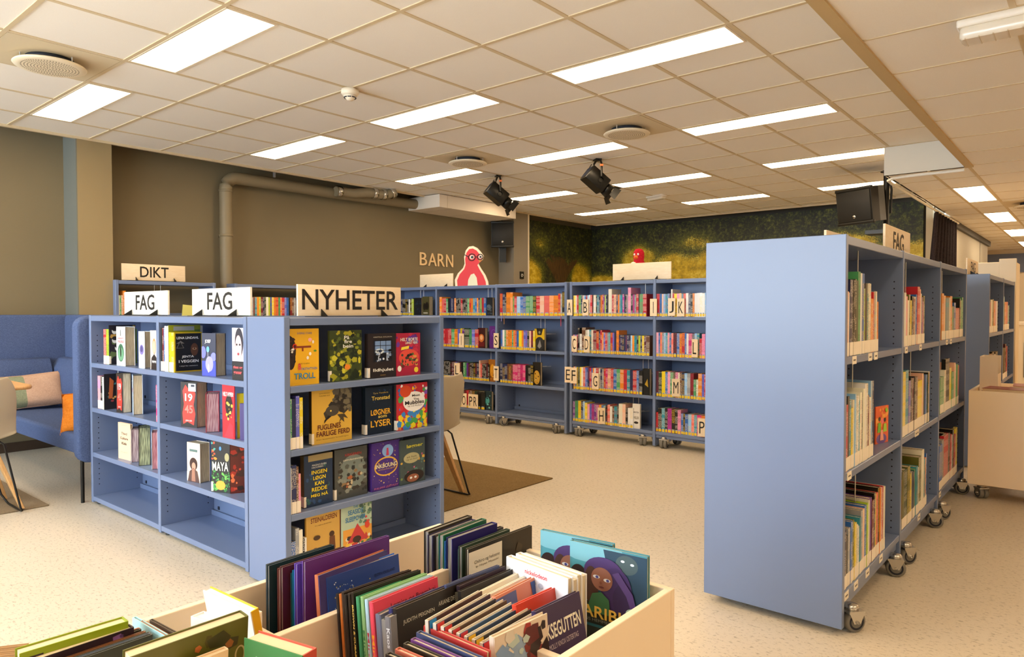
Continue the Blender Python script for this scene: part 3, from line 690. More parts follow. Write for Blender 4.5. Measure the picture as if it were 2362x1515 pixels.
def fo(U, d, p0, p1, pt, z, rot, t, col, els, label, **kw):
    """a book standing face out: left and right edges p0, p1 and top pt as seen"""
    a = loc_of(U, d, p0); rr = math.radians(rot); Ui = U.inverted(); o = Ui @ CAM; dr = Ui.to_3x3() @ ray(p1, 750)
    # solve o + dr*q = a + s*(cos, sin)
    cx, sx = math.cos(rr), math.sin(rr); det = dr.x*(-sx)+dr.y*cx
    bx, by = a.x-o.x, a.y-o.y; q = (bx*(-sx)+by*cx)/det; s_ = (dr.x*by-dr.y*bx)/det*-1
    w = kw.pop('w', abs(s_)); 
    tp = loc_of(U, d, p0, pt).z; h = kw.pop('h', tp-z)
    M = U @ Matrix.Translation((a.x, a.y, z+.0004)) @ Matrix.Rotation(rr, 4, 'Z')
    return cover_book(kw.pop('name', 'picture_book'), M, w, h, t, col, els, label, **kw)
POSTS += [(UF, (0, .955, 1.86)), (UN, (0, .93))]
GN = 'face-out new books in the low bookcase'
# --- NYHETER bookcase
fo(UN, .03, 663, 735, 759, .88, 0, .010, 'f0b41c', [('e', .02, .62, .24, .27, '241a14'), ('e', .1, .48, .14, .2, '2c1c14'), ('dots', 26, .0, .38, .22, .86, .035, ['3a2418', '1c120c', '4a2e1c'], 3), ('e', .22, .69, .07, .048, 'd8341c'), ('e', .22, .69, .04, .028, '4a0c08'), ('r', .25, .66, .74, .695, '8c3a1c'), ('r', .44, .6, .49, .67, '8c3a1c'), ('dots', 7, .08, .58, .2, .66, .03, ['f4ead8'], 5), ('e', .70, .80, .06, .035, 'f0a8a0'), ('e', .80, .76, .03, .03, 'f4ead8'), ('e', .70, .55, .04, .03, 'f4ead8'), ('e', .62, .48, .04, .03, 'f4ead8'), ('e', .86, .6, .05, .018, '5a8c2c'), ('t', 'SVERRE STARE', .52, .92, .48, .035, '2c4a90'), ('T', 'B', .36, .33, .09, .11, 'd83a4c'), ('T', 'OKSTAVTYVEN', .66, .285, .52, .045, '2c6a9c'), ('T', 'TROLL', .52, .16, .68, .11, '2478a8'), ('t', 'TORE RENBERG', .5, .38, .34, .022, '4a3010')], 'yellow picture book titled TROLL with a dark furry head, top shelf', spcol='8c2c24', group=GN)
fo(UN, .035, 760, 834, 763, .88, 0, .014, '3c4418', [('dots', 90, .02, .05, .98, .97, .06, ['8a8c1c', 'b0a424', '1c2410', '5a641c', '283014'], 8), ('dots', 30, .02, .02, .98, .5, .09, ['c8bc30', '20280c', 'a49c20'], 9), ('e', .54, .27, .09, .055, 'e88424'), ('e', .5, .31, .03, .02, 'e88424'), ('T', 'På', .52, .86, .16, .07, 'f0ead8'), ('T', 'fire', .56, .78, .24, .07, 'f0ead8'), ('T', 'bein', .56, .69, .32, .07, 'f0ead8')], 'leafy green picture book with an orange fox face, top shelf', lab=1, spcol='4a4a1c', group=GN)
fo(UN, .03, 849, 913, 770, .88, 0, .026, '2a201c', [('r', .18, .36, .86, .86, '18181c'), ('r', .22, .56, .82, .84, '7c98c0'), ('e', .4, .6, .16, .06, 'd8e0ea'), ('r', .34, .38, .42, .56, 'c8d0dc'), ('r', .64, .38, .72, .56, 'c8d0dc')]+[('r', .22+i*.195, .4, .235+i*.195, .85, '120e0c') for i in range(4)]+[('r', .2, .5+i*.11, .84, .512+i*.11, '120e0c') for i in range(4)]+[('dots', 22, .24, .37, .82, .62, .04, ['243450', 'd8dee8', '101010', '8a9cb8'], 4), ('t', 'KRISTINA OHLSSON', .5, .92, .66, .022, 'd8ccb0'), ('T', 'Ildhjulet', .52, .17, .74, .09, 'f2ead8'), ('t', 'GYLDENDAL', .5, .06, .2, .02, 'c89c4c')], 'dark brown book titled Ildhjulet with a night window, top shelf', lab=1, group=GN)
fo(UN, .03, 914, 969, 769, .88, 0, .014, 'b0243c', [('dots', 16, 0, .55, 1, 1, .09, ['6a3490', 'c83048', '542c7c'], 6), ('e', .52, .42, .42, .2, 'e0503c'), ('dots', 40, .18, .22, .86, .5, .045, ['3c3c30', '6a2c24', 'd89c4c', '241c18', '5a6a34'], 7), ('e', .82, .12, .09, .065, 'f2d43c'), ('e', .12, .17, .08, .07, 'f2ead8'), ('p', [(.18, .6), (.5, .63), (.52, .7), (.2, .67)], 'f2d43c'), ('T', 'HELT BORTE', .52, .85, .72, .075, 'f4eed8'), ('T', 'LANGT VEKK', .62, .77, .52, .06, 'f4eed8')], 'red and purple book titled HELT BORTE, top shelf', group=GN)
row(UN, .61, 661, 699, 'gn6/22 nv12/22 vi10/23 yl9/22', 'novel', 'the second shelf under the NYHETER sign', 'w', parts=True, d=.15)
fo(UN, .03, 718, 810, 893, .61, 0, .022, 'd8a83c', [('p', [(.28, .55), (.5, .72), (.62, .98), (1, .98), (1, .62), (.8, .5), (.62, .58), (.5, .56), (.34, .42)], '3c3428'), ('dots', 34, .5, .56, .98, .95, .07, ['2a241c', '5c5240', '74684c'], 12), ('e', .5, .58, .17, .1, '4a4234'), ('p', [(.4, .5), (.3, .42), (.29, .36), (.36, .42), (.48, .48)], '1c160e'), ('e', .46, .58, .02, .016, 'f0c84c'), ('p', [(.62, .5), (.7, .42), (.66, .32), (.72, .4), (.8, .34), (.78, .44), (.9, .4), (.8, .5)], '4a3c24'), ('t', 'SJOKKERENDE', .3, .91, .26, .022, '3c2a14'), ('t', 'FUGLENES LILLE', .3, .87, .26, .022, '3c2a14'), ('T', 'FUGLENES', .42, .30, .58, .095, '5c1c14'), ('T', 'FARLIGE FERD', .52, .18, .84, .095, '5c1c14'), ('t', 'Den fantastiske fortellingen', .5, .08, .8, .025, '4a2c18')], 'ochre yellow book with a dark eagle titled FUGLENES FARLIGE FERD', lab=1, h=.245, spcol='2c2418', group=GN)
fo(UN, .045, 842, 904, 895, .61, 0, .028, '14202c', [('dots', 40, .1, .1, .95, .95, .02, ['1f3c5c', '2c4c74', '101820'], 13), ('t', 'Tyra Teodora', .56, .86, .56, .04, 'd8b44c'), ('T', 'Tronstad', .56, .76, .68, .085, 'e8c454'), ('T', 'LØGNER', .56, .46, .74, .12, 'f0b02c'), ('T', 'som', .62, .355, .32, .05, 'e8c454'), ('T', 'LYSER', .56, .22, .76, .14, 'f0b02c')], 'black and blue book with gold letters titled LØGNER SOM LYSER', lab=1, group=GN)
fo(UN, .03, 914, 985, 888, .61, 0, .018, 'c42c34', [('dots', 80, .06, .02, .98, .98, .065, ['f0c41c', '3c74b4', '4ca04c', 'd83c3c', 'f2ece0', 'e8842c', '7c4ca0'], 14), ('dots', 40, .06, .02, .98, .36, .08, ['f0d41c', 'f0c41c', '4ca04c', '3c84c4'], 15), ('e', .56, .6, .36, .22, 'f6f0e4'), ('e', .28, .84, .18, .13, 'd84c24'), ('T', 'Meet', .62, .73, .26, .05, '1c1818'), ('T', 'The', .62, .65, .18, .045, '1c1818'), ('T', 'Mubbles', .57, .58, .62, .085, '1c1818'), ('t', 'by Liz Pichon', .58, .5, .46, .035, '1c1818')], 'crowded colourful book titled Meet The Mubbles on a red cover', spcol='3c3430', lab=1, group=GN)
row(UN, .335, 661, 694, 'wt5/20 nv14/21 br6/20 pk7/17', 'novel', 'the third shelf under the NYHETER sign', 'w', parts=True, d=.15)
fo(UN, .045, 699, 765, 1054, .335, 0, .03, '22344c', [('r', .14, .88, 1, 1, 'a08c5c'), ('dots', 26, .1, .02, .98, .84, .06, ['1c2c44', '2c4c74', '34605c'], 16), ('t', 'MAGNUS BUEN', .52, .8, .5, .035, 'e8e4d8'), ('t', 'HALVORSEN', .46, .755, .4, .03, 'e8e4d8')]+[('T', s_, .52, .66-.11*i, w_, .075, 'f0d01c') for i, (s_, w_) in enumerate((('INGEN', .54), ('LØGN', .44), ('KAN', .32), ('REDDE', .54), ('MEG NÅ', .6)))], 'dark blue book with yellow letters titled INGEN LØGN KAN REDDE MEG NÅ', lab=1, spcol='6a5c3c', group=GN)
fo(UN, .045, 770, 845, 1040, .335, 0, .026, '4c4c44', [('e', .56, .5, .42, .36, '7c8478'), ('dots', 50, .1, .1, .98, .72, .055, ['5c5c50', '8c8c7c', '3c342c', '94744c', '2c2c28'], 17), ('dots', 12, .28, .18, .85, .52, .05, ['b06034', '74442c', 'c8b48c'], 18), ('T', 'OPPVÅKNINGEN', .56, .77, .62, .04, 'e8dcc0'), ('t', 'KRIGEREN', .56, .87, .5, .05, 'c8342c')], 'grey-green book with armed figures in a cave, third shelf', lab=1, spcol='34302c', group=GN)
fo(UN, .04, 856, 921, 1024, .335, 0, .028, '4a2c7c', [('dots', 60, .02, .05, .98, .98, .018, ['e8b44c', '7c54b4', 'f0d47c'], 19), ('e', .56, .8, .2, .13, '8cb0e0'), ('p', [(.5, .7), (.6, .7), (.58, .86), (.52, .86)], 'c83c5c'), ('o', .5, .48, .42, .2, .04, 'e8b03c'), ('T', 'INKBOUND', .51, .5, .78, .085, 'f4e4b0'), ('t', 'METICULOUS JONES', .51, .42, .6, .03, 'e8b44c'), ('t', 'PHILIPPA LEATHLEY', .5, .05, .86, .04, 'e87c94')], 'purple and gold book titled INKBOUND, third shelf', group=GN)
fo(UN, .03, 922, 979, 1018, .335, 0, .02, '44504c', [('dots', 30, .05, .1, .98, .7, .05, ['5c7c6c', 'c85c7c', '3c4440', '7c8c4c', 'd8a43c'], 20), ('e', .45, .58, .32, .12, 'b8ac7c'), ('e', .55, .16, .4, .14, '241814'), ('e', .5, .12, .24, .09, '9c5c3c'), ('e', .42, .13, .05, .025, 'f0ece0'), ('e', .6, .13, .05, .025, 'f0ece0'), ('T', 'løgner', .58, .84, .66, .1, 'd8c83c'), ('t', 'en hvit', .45, .61, .4, .04, '3c3420'), ('t', 'og en Smil', .45, .55, .44, .04, '3c3420')], 'dark green book of a girl with curly hair, third shelf', group=GN)
row(UN, .05, 663, 706, 'bl12/17 gy9/22 cr9/21 bk5/17 wt5/17', 'novel', 'the bottom shelf under the NYHETER sign', None, parts=True, d=.15)
fo(UN, .03, 703, 781, 1187, .05, 0, .012, 'd4a44c', [('T', 'STEINALDEREN', .52, .86, .78, .085, '6a2414'), ('t', 'Fra jegere til bønder', .5, .76, .5, .02, '3c2814'), ('e', .75, .56, .08, .05, '4a2c18'), ('p', [(.66, .3), (.86, .3), (.84, .52), (.68, .52)], '6a3c20'), ('p', [(.68, .02), (.74, .02), (.74, .32), (.68, .32)], '6a3c20'), ('p', [(.8, .02), (.86, .02), (.84, .32), (.78, .32)], '6a3c20'), ('e', .25, .3, .12, .1, '7c5434'), ('p', [(.12, .02), (.4, .02), (.34, .26), (.16, .26)], '7c5434'), ('e', .3, .56, .1, .04, '4a3018')], 'ochre book titled STEINALDEREN with brown figures, bottom shelf', group=GN)
fo(UN, .03, 784, 855, 1168, .05, 0, .022, 'b8c8a8', [('r', .06, .02, 1, .55, 'e8a03c'), ('dots', 50, .08, .04, .98, .4, .06, ['c83c34', 'f0c43c', '4c7c4c', 'e8e0c8', '3c2c24'], 21), ('p', [(.2, .3), (.52, .62), (.85, .3)], 'c83c3c'), ('e', .5, .34, .14, .06, '3c2420'), ('dots', 26, .6, .6, 1, .95, .05, ['6c8c6c', 'c84c44', '4c6c5c'], 22), ('T', 'THE', .46, .93, .16, .045, '2c74a4'), ('T', 'SEASIDE', .46, .84, .5, .085, '2c74a4'), ('T', 'SLEEPOVER', .46, .72, .66, .085, '2c74a4'), ('e', .84, .55, .08, .06, 'd8442c'), ('T', 'JACQUELINE', .5, .08, .8, .06, 'f4ecd0')], 'pale green and orange book titled THE SEASIDE SLEEPOVER', spcol='842c34', group=GN)
# --- FAG bookcase
GF = 'books in the low bookcase by the sofa'
x = row(UF, .88, 235, 247, 'rd6/21 lm6/21', 'novel', 'the top shelf beside the sofa', 'w', parts=True, d=.15)
def fx(px, d=.03): return loc_of(UF, d, px).x
def side(px, z, w, h, t, col, els, label, d=.008, rot=90, **kw):
    M = UF @ Matrix.Translation((px+t+.001 if px < 5 else fx(px, d), d, z+.0004)) @ Matrix.Rotation(math.radians(rot), 4, 'Z')
    return cover_book(kw.pop('name', 'novel'), M, w, h, t, col, els, label, group=GF, **kw)
side(x, .88, .15, .235, .006, '201c24', [('dots', 20, .05, .1, .95, .95, .1, ['5c6c3c', '34304c', 'b0883c', '2c2430'], 31)]+[('e', a, b, .1, .08, 'd8d4cc') for a, b in ((.2, .85), (.2, .62), (.3, .42), (.55, .2), (.75, .2), (.7, .85))]+[('e', a, b+.045, .1, .05, '18141c') for a, b in ((.2, .85), (.2, .62), (.3, .42), (.55, .2), (.75, .2), (.7, .85))]+[('T', 'HÆ', .78, .6, .3, .1, 'f0ece0')], 'black book of drawn faces behind the white one, top shelf beside the sofa', lab=1)
fo(UF, .02, 268, 288, 753, .88, 0, .055, 'eee9e0', [('e', .5, .33, .36, .23, '3c6c4c'), ('e', .5, .3, .3, .17, '6c9c74'), ('e', .5, .36, .07, .14, '16281c'), ('r', .47, .76, .53, .92, '3c443c'), ('T', 'SVERDETS', .5, .7, .7, .04, 'c83c44'), ('T', 'OVERLEVELSE', .5, .62, .74, .06, 'c83c44')], 'white book with a green oval landscape on the cover', name='novel', group=GF)
fo(UF, .02, 319, 333, 764, .88, 8, .04, 'e6e4e6', [('e', .5, .5, .36, .14, '7c6ca4'), ('e', .5, .52, .2, .09, '4c4474'), ('t', 'ELMET', .5, .84, .6, .05, '6c6c74'), ('t', 'roman', .5, .2, .3, .03, '9c9ca4')], 'slim white book with a violet oval on its cover', name='novel', group=GF)
fo(UF, .02, 346, 361, 762, .88, 0, .02, 'dcc8b8', [('e', .6, .6, .26, .2, 'c8844c'), ('e', .6, .58, .2, .16, 'e8b494'), ('p', [(.1, 0), (1, 0), (1, .3), (.6, .4), (.2, .3)], '241c1c'), ('T', 'PIPPI', .6, .2, .6, .06, 'f0ece0')], 'pale book with a fair-haired face against the bookcase post', name='novel', group=GF)
x = row(UF, .603, 220, 234, 'pk8/20 bk5/20 wt4/20', 'novel', 'the second shelf beside the sofa', 'w', parts=True, d=.15)
side(x, .603, .15, .215, .008, '221c1c', [('dots', 30, .1, .15, .95, .9, .06, ['c86434', '3c7c7c', 'a43c3c', 'd8a454', '2c4c4c'], 33), ('p', [(.15, .3), (.3, .3), (.35, .8), (.2, .9)], 'b85c2c'), ('e', .55, .22, .1, .05, 'd8a43c')], 'black book with bright curling drawings, second shelf beside the sofa', lab=0)
C19 = [('p', [(.15, .06), (.4, .12), (.8, .05), (.9, .3), (.8, .5), (.92, .75), (.75, .88), (.5, .84), (.3, .94), (.12, .8), (.2, .5), (.1, .3)], 'd8382c'), ('T', '19', .5, .66, .46, .17, 'f4ece0'), ('T', '45', .5, .4, .5, .18, 'e87c6c'), ('t', 'JØRN LIER', .5, .14, .4, .045, 'f4ece0')]
fo(UF, .015, 266, 281, 860, .603, 5, .05, '2a2422', C19, 'black and red book titled 1945 in the bay beside the sofa', name='novel', group=GF)
fo(UF, .07, 303, 309, 862, .603, -20, .05, 'c8d4e4', [('T', 'BOK', .5, .6, .6, .1, 'c84c6c')], 'pale blue book standing half open in the bay beside the sofa', name='novel', w=.12, group=GF)
row(UF, .603, 354, 361, 'hp5/20 dr4/20', 'novel', 'the post side of the second shelf beside the sofa', None, parts=True, d=.15)
fo(UF, .03, 269, 297, 968, .325, 4, .014, 'f0c49c', [('T', 'Third', .5, .71, .46, .07, '2a2420'), ('T', 'Culture', .5, .58, .64, .07, '2a2420'), ('T', 'Kids', .5, .44, .4, .07, '2a2420'), ('t', 'oppvekst', .5, .94, .4, .015, '6a5444'), ('t', 'mangfold', .5, .2, .5, .015, '6a5444')], 'peach book titled Third Culture Kids, third shelf beside the sofa', name='novel', h=.215, group=GF)
FANP = m_pages('coloured_page_fan', 'c8b8bc', '6c4c5c', (.03, .6, .02)); FANG = m_pages('green_page_fan', 'b4bc94', '2c3028', (.03, .5, .02))
fo(UF, .08, 302, 307, 976, .325, -25, .05, 'd8d0d0', None, 'grey book fanned open behind the peach book', name='novel', pagem=FANP, h=.19, w=.13, group=GF)
fo(UF, .06, 316, 321, 976, .325, -22, .06, '1c2020', None, 'dark picture book standing fanned open with green page edges', name='novel', pagem=FANG, h=.215, w=.12, group=GF)
fo(UF, .07, 348, 352, 990, .325, -25, .03, 'efe8e4', None, 'white book fanned open with pink pages by the post', name='novel', pagem=m_pages('pink_page_fan', 'd89ca4', '8c4454', (.03, .5, .02)), h=.205, w=.11, group=GF)
x = row(UF, .88, 367, 384, 'bk5/23 dr4/23 bl5/23 wt6/24 cr5/24', 'novel', 'the top shelf by LENA LINDAHL', 'w', parts=True, d=.15)
side(x, .88, .17, .245, .004, '9c9c1c', [('r', .15, .88, .8, .97, 'b8b4ac'), ('r', .82, .1, .98, .9, '6c7c24')], 'tall yellow and grey book behind LENA LINDAHL')
x = row(UF, .88, 386, 396, 'yl7/21 yl7/21', 'paperback_book', 'the top shelf touching LENA LINDAHL', 'w', parts=True, d=.145)
side(x, .88, .145, .208, .010, 'c8a414', [('r', .04, .03, .97, .97, '1c1816'), ('T', 'LENA LINDAHL', .48, .86, .8, .06, 'f0ece0'), ('e', .72, .56, .14, .16, '5c3820'), ('e', .72, .58, .08, .03, 'a87c54'), ('e', .72, .585, .03, .018, '14100c'), ('p', [(.2, .78), (.34, .6), (.06, .6)], '7c746c'), ('p', [(.2, .795), (.2, .775), (.05, .72), (.35, .72)], '7c746c'), ('p', [(.2, .76), (.31, .61), (.09, .61)], '1c1816'), ('T', 'JENTA', .47, .38, .44, .07, 'f0ece0'), ('T', 'I VEGGEN', .5, .27, .72, .07, 'f0ece0'), ('t', 'I skjul for nazistene', .5, .15, .66, .035, 'd8d4cc')], 'yellow and black book titled JENTA I VEGGEN with a star')
fo(UF, .02, 465, 497, 768, .88, 12, .06, '1c1a34', [('r', 0, 0, 1, .35, '3c44a8'), ('e', .1, .55, .2, .14, '6c6cd8'), ('e', .85, .45, .2, .1, '7c7ce4'), ('e', .55, .28, .28, .18, '9c94e8'), ('e', .45, .62, .1, .07, '5cb4e0'), ('r', .44, .4, .47, .6, 'b8b4e0'), ('e', .5, .18, .08, .1, 'c8b4c0'), ('T', 'JOSEF', .46, .8, .42, .1, 'f0eef0')], 'dark blue book titled JOSEF with violet mushrooms', name='novel', group=GF)
fo(UF, .01, 535, 562, 756, .88, 6, .012, 'd8c8c8', [('r', 0, 0, 1, .36, '1c1618'), ('e', .6, .72, .36, .28, '201824'), ('e', .55, .62, .28, .24, 'e0b0a8'), ('r', 0, 0, 1, .34, '1c1618'), ('e', .42, .68, .07, .02, '241c24'), ('e', .68, .68, .07, .02, '241c24'), ('e', .55, .5, .08, .025, 'a82c3c'), ('T', 'glass og', .5, .24, .8, .07, 'e85c5c'), ('T', 'grenser', .5, .13, .7, .07, 'e85c5c')], 'book with a dark-haired painted face by the bookcase end', name='novel', lab=1, group=GF)
fo(UF, .02, 415, 452, 880, .603, 14, .065, '2a2422', C19+[('r', .5, .8, .95, .97, 'e8e8ec'), ('r', .66, .9, .88, .95, '3c3c44')], 'black and red book titled 1945 with a white sticker', name='novel', group=GF)
fo(UF, .07, 476, 479, 898, .603, -30, .06, 'c83c4c', None, 'red book fanned open with pink page edges', name='novel', pagem=m_pages('rose_page_fan', 'c8a8b0', '84485c', (.03, .5, .02)), h=.19, w=.12, group=GF)
fo(UF, .0, 511, 539, 887, .603, 6, .004, 'c8202c', [('e', .55, .62, .3, .2, '241814'), ('dots', 14, .35, .3, .8, .75, .08, ['d8a43c', 'e8c45c', '1c1410'], 41), ('p', [(.1, 0), (.9, 0), (.9, .24), (.6, .3), (.3, .1)], 'd82c3c'), ('T', 'HELT HYPER?', .5, .83, .86, .08, 'f4f0e4')], 'red book titled HELT HYPER with gold shapes', name='novel', group=GF)
side(545, .603, .15, .21, .012, 'd8c01c', None, 'plain yellow book beside the HELT HYPER book', d=.03, rot=60)
side(551, .603, .13, .17, .014, '3c2c64', None, 'short violet book by the post under the painted face', d=.012, rot=20)
fo(UF, .03, 428, 458, 1018, .325, 8, .055, 'dcc4b0', [('r', .2, .77, .8, .83, '5c746c'), ('e', .5, .46, .3, .16, '3c2420'), ('e', .52, .4, .15, .1, 'c89478'), ('p', [(.05, 0), (.95, 0), (.8, .28), (.5, .36), (.2, .26)], '5c4038'), ('p', [(.35, .02), (.65, .02), (.6, .34), (.4, .34)], 'a8745c')], 'pale book with a dark-haired figure drinking, third shelf', name='novel', lab=1, group=GF)
fo(UF, .0, 484, 527, 1013, .325, 22, .006, '1c1814', [('dots', 30, .02, .03, .4, .4, .06, ['3c8c3c', '6cb44c', '2c6c2c'], 42), ('dots', 30, .6, .03, .98, .4, .06, ['3c8c3c', '6cb44c', '2c6c2c'], 43), ('dots', 12, .02, .6, .25, .95, .06, ['d84c2c', 'e88c2c', '4c9c8c'], 44), ('e', .5, .14, .26, .09, 'd8a83c'), ('e', .85, .68, .12, .08, 'a89c6c'), ('e', .5, .84, .06, .04, '4c8cd8'), ('T', 'MAYA', .5, .5, .86, .17, 'f0ead0')], 'black book titled MAYA with green leaves, third shelf', name='novel', lab=1, group=GF)
side(528, .325, .16, .235, .02, '5c1c14', [('dots', 60, .0, .0, 1, 1, .07, ['c8442c', '241410', 'a82c1c', 'e06c3c', '3c1c14'], 45)], 'red patterned book standing behind the MAYA book', d=.04, rot=58)

# --- wheeled bookcases by the end wall (barn)
U1 = Matrix.Translation((-3.935, 5.565, 0)) @ Matrix.Rotation(BR, 4, 'Z'); U2 = Matrix.Translation((-6.72, 5.60, 0)) @ Matrix.Rotation(BR, 4, 'Z')
PB = 'paperback_book'
POSTS += [(U1, (0, .92, 1.82)), (U2, (0, .92, 1.84, 2.76))]
row(U1, 1.15, 1322, 1490, 'yl8 wt4 rd7 gn9 nv6 ph5 lb5 bl4 rd4 lb6 wt5 rd8 bk4 wt10 bk4 tl6 nv6 or6 rd5 pu4 lm4 nv5 bk5 cr12/25 rd7 ph9 nv5 or5 gy4 tl7 mg6 nv4 bk4 gy5 pk10/26 bk7 mg6 gy5 rd8 bk3 gn12 rd12', PB, 'the top shelf of the A to H bay')
row(U1, .80, 1321, 1498, 'pk5/17 vi6/17 hp5/17 bk6/24 wt7/18 br12/24 cr6/22 wt6/22 tl7/22 cr6/22 dr10/22 rd8/21 nv4/22 rd6/22 or5/20 vi5/20 rd6/20 gy4/20 tl6/20 rd7/20 vi5/20 nv6/20 or8/22 nv5/18*7 lb5/18 or6/18 tl7/18 bk5/18 lm6/18 nv5/18 yl6/18 mr6/18 br10/18', PB, 'the second shelf of the A to H bay')
row(U1, .45, 1322, 1481, 'or5 bl4 yl5 dg5 yl5 cr5 sa6 vi4 bl4 nv5 rd6 bl4 or4 wt5 rd8 cr5 nv5 gy5 rd5 hp6 ph9 rd7 bl9 gn10 or10 rd9 tl8 nv8 rd10 bl6 bk9', PB, 'the third shelf of the A to H bay', H=.215)
row(U1, .14, 1321, 1460, 'pu6/19 gn9/20 yl8/20 nv6/20 lb5/20 yl7/19 pk6/18 vi6/18 mg7/18 pu6/18 mg7/18 or7/18 bl5/18 tl6/18 bk5/18 sa7/19 wt6/18 br5/18 tl8/18 bk4/18 cr10/21 ph8/21 bk6/18 wt5/18 wt8/18', PB, 'the bottom shelf of the A to H bay')
row(U1, 1.15, 1513, 1640, 'rd9 bl7 ph4 lb6 tl6 bl6 bk4 wt4/24 rd5 yl8 pk7 ph6 tl5 sa7 wt7 nv6 bk6 or5 wt7*4 lb6*3', PB, 'the top shelf of the I to P bay')
row(U1, .80, 1513, 1640, 'pk6 bl4 sa5 gy5 lb5 tl5 pk5 bl5 sa5 bk9 bl7 or6 rd7 bl5 wt5 hp9 nv6 lb6 tl6 rd6/17 pk8 vi6 tl9', PB, 'the second shelf of the I to P bay', H=.21)
row(U1, .45, 1512, 1640, 'mr7 dg8 yl9 bl6 pk7 gn8 nv5 pk7 wt4 br5 nv7 lb7 gy8 dr8 gn6/17 cr5/17 or9 vi6 rd8 nv8', PB, 'the third shelf of the I to P bay', H=.22)
row(U1, .14, 1511, 1640, 'rd5/17 bk8 tl7 bk6 mg9 bk7 bk6 pk7 bl5/18 bk4/18 bl6/18 lb7/18 sa6/18 tl6/18 hp9/18 or8/18 bl6/18 gn5/18', PB, 'the bottom shelf of the I to P bay', H=.21)
NV = 'hardback_book'
row(U2, 1.15, 1152, 1303, 'rd9/23 nv8/23 bk5/23 or14/24 or8/24 gn5 rd8 lb12 bl9 bl9 gn12 gn11 dg10 rd12 ph13 sa16 or13 or14 rd7/22 gy5/22 bk8/24', NV, 'the top shelf of the S and T bay')
row(U2, .80, 1154, 1233, 'bl5 wt7 gn5 or6*3 gn5 or5 rd5 bl7 yl9 or5 vi6*2 bk6 ph5 mr6 yl6', NV, 'the second shelf of the S and T bay')
row(U2, .45, 1152, 1229, 'nv7*3 br5*3 hp7*5 bk7*3', NV, 'the third shelf of the S and T bay')
row(U2, 1.15, 1013, 1120, 'or6/21 sa5 rd6 gn5 bk4 nv4*3 or4 bk4*3 rd4 bk4*3 gn5 rd4 or5 tl5 bl4 or4 nv4 gn4 rd5 bl5', NV, 'the top shelf under the penguin cut-out', H=.19)
row(U2, .80, 1014, 1102, 'rd4*7 gn8 or8 vi6 yl5/21 pu5 dg12/21 gn6 vi7 rd8', NV, 'the second shelf under the penguin cut-out')
row(U2, .45, 1014, 1127, 'bk4*9 mr4*3 vi5 bk6*3 gn5*2 pu5 bk5*5 nv6 ph4/22 sa5 bk4*5', NV, 'the third shelf under the penguin cut-out', H=.185)
row(U2, .14, 1048, 1117, 'gn6 vi6 gy6 dg4 dr5 rd5 br4*2 ol6 dg5 bk9*2', NV, 'the bottom shelf under the penguin cut-out', H=.19)
row(U2, 1.15, 922, 952, 'nv6 bk4*4 wt4 ol4 lm4', NV, 'the top shelf behind the NYHETER sign', H=.19)
def fb(U, p0, p1, pt, z, t, col, els, label, **kw): return fo(U, .02, p0, p1, pt, z, 0, t, col, els, label, name='hardback_book', group='face-out books ending a row', **kw)
fb(U2, 953, 972, 687, 1.15, .03, '14161c', [('dots', 16, .1, .1, .9, .8, .08, ['24303c', '1c1c24'], 51)], 'black face-out book behind two hanging wires, top shelf')
fb(U2, 974, 990, 684, 1.15, .06, '4a4424', [('e', .35, .45, .2, .2, '1c140c'), ('e', .7, .5, .22, .22, '1c140c'), ('T', 'FAREN', .5, .12, .6, .08, 'd8d0b8')], 'olive book with two dark heads on its cover, top shelf')
fb(U2, 1119, 1136, 686, 1.15, .03, '181a1c', [('e', .5, .45, .3, .16, '5c6468'), ('dots', 14, .1, .1, .9, .5, .09, ['2c3438', '444c50'], 52)], 'black book with a grey wolf shape, top shelf')
fb(U2, 1102, 1119, 756, .80, .04, '3c120e', [('e', .5, .5, .36, .2, 'c86a2c'), ('e', .5, .52, .2, .12, 'e8b07c'), ('r', .1, .08, .9, .3, '6c1c18')], 'dark red book with a glowing orange face, second shelf')
fb(U2, 1129, 1146, 752, .80, .03, '5c2470', [('o', .55, .7, .3, .16, .05, '7c48a0')], 'purple face-out book beside letter block S')
fb(U2, 1127, 1145, 829, .45, .03, '9c5c14', [('e', .5, .5, .3, .3, 'd89420'), ('dots', 12, .1, .1, .9, .4, .08, ['5c300c', 'c87c1c'], 53)], 'golden brown face-out book beside letter block T')
fb(U2, 1117, 1134, 902, .14, .03, '1c3034', [('e', .4, .5, .3, .2, '4c9c94'), ('dots', 16, .1, .1, .9, .8, .08, ['2c5c64', '0c1418', '7cc4b4'], 54)], 'black and turquoise face-out book, bottom shelf')
fb(U2, 1233, 1256, 757, .80, .03, '1c1810', [('p', [(0, .5), (0, .98), (.2, .98), (.3, .7), (.7, .7), (.85, .98), (1, .98), (1, .5)], 'd8ac18'), ('e', .5, .32, .46, .3, '2c2824'), ('e', .5, .82, .1, .06, '8c8468'), ('p', [(.3, .2), (.55, .5), (.7, .2), (.5, .1)], '8c8478')], 'yellow and black face-out book with a dark circle, second shelf')
fb(U2, 1229, 1247, 835, .45, .03, '1c160c', [('e', .5, .35, .42, .3, 'c8942c'), ('dots', 12, .15, .1, .85, .6, .07, ['1c140c', 'd8b45c'], 55)], 'black and gold face-out book ending the maroon row')
fb(U1, 1483, 1499, 850, .45, .04, '14120e', [('p', [(.3, .4), (.7, .62), (.8, .3)], 'b89024')], 'black face-out book with a gold triangle, A to H bay')
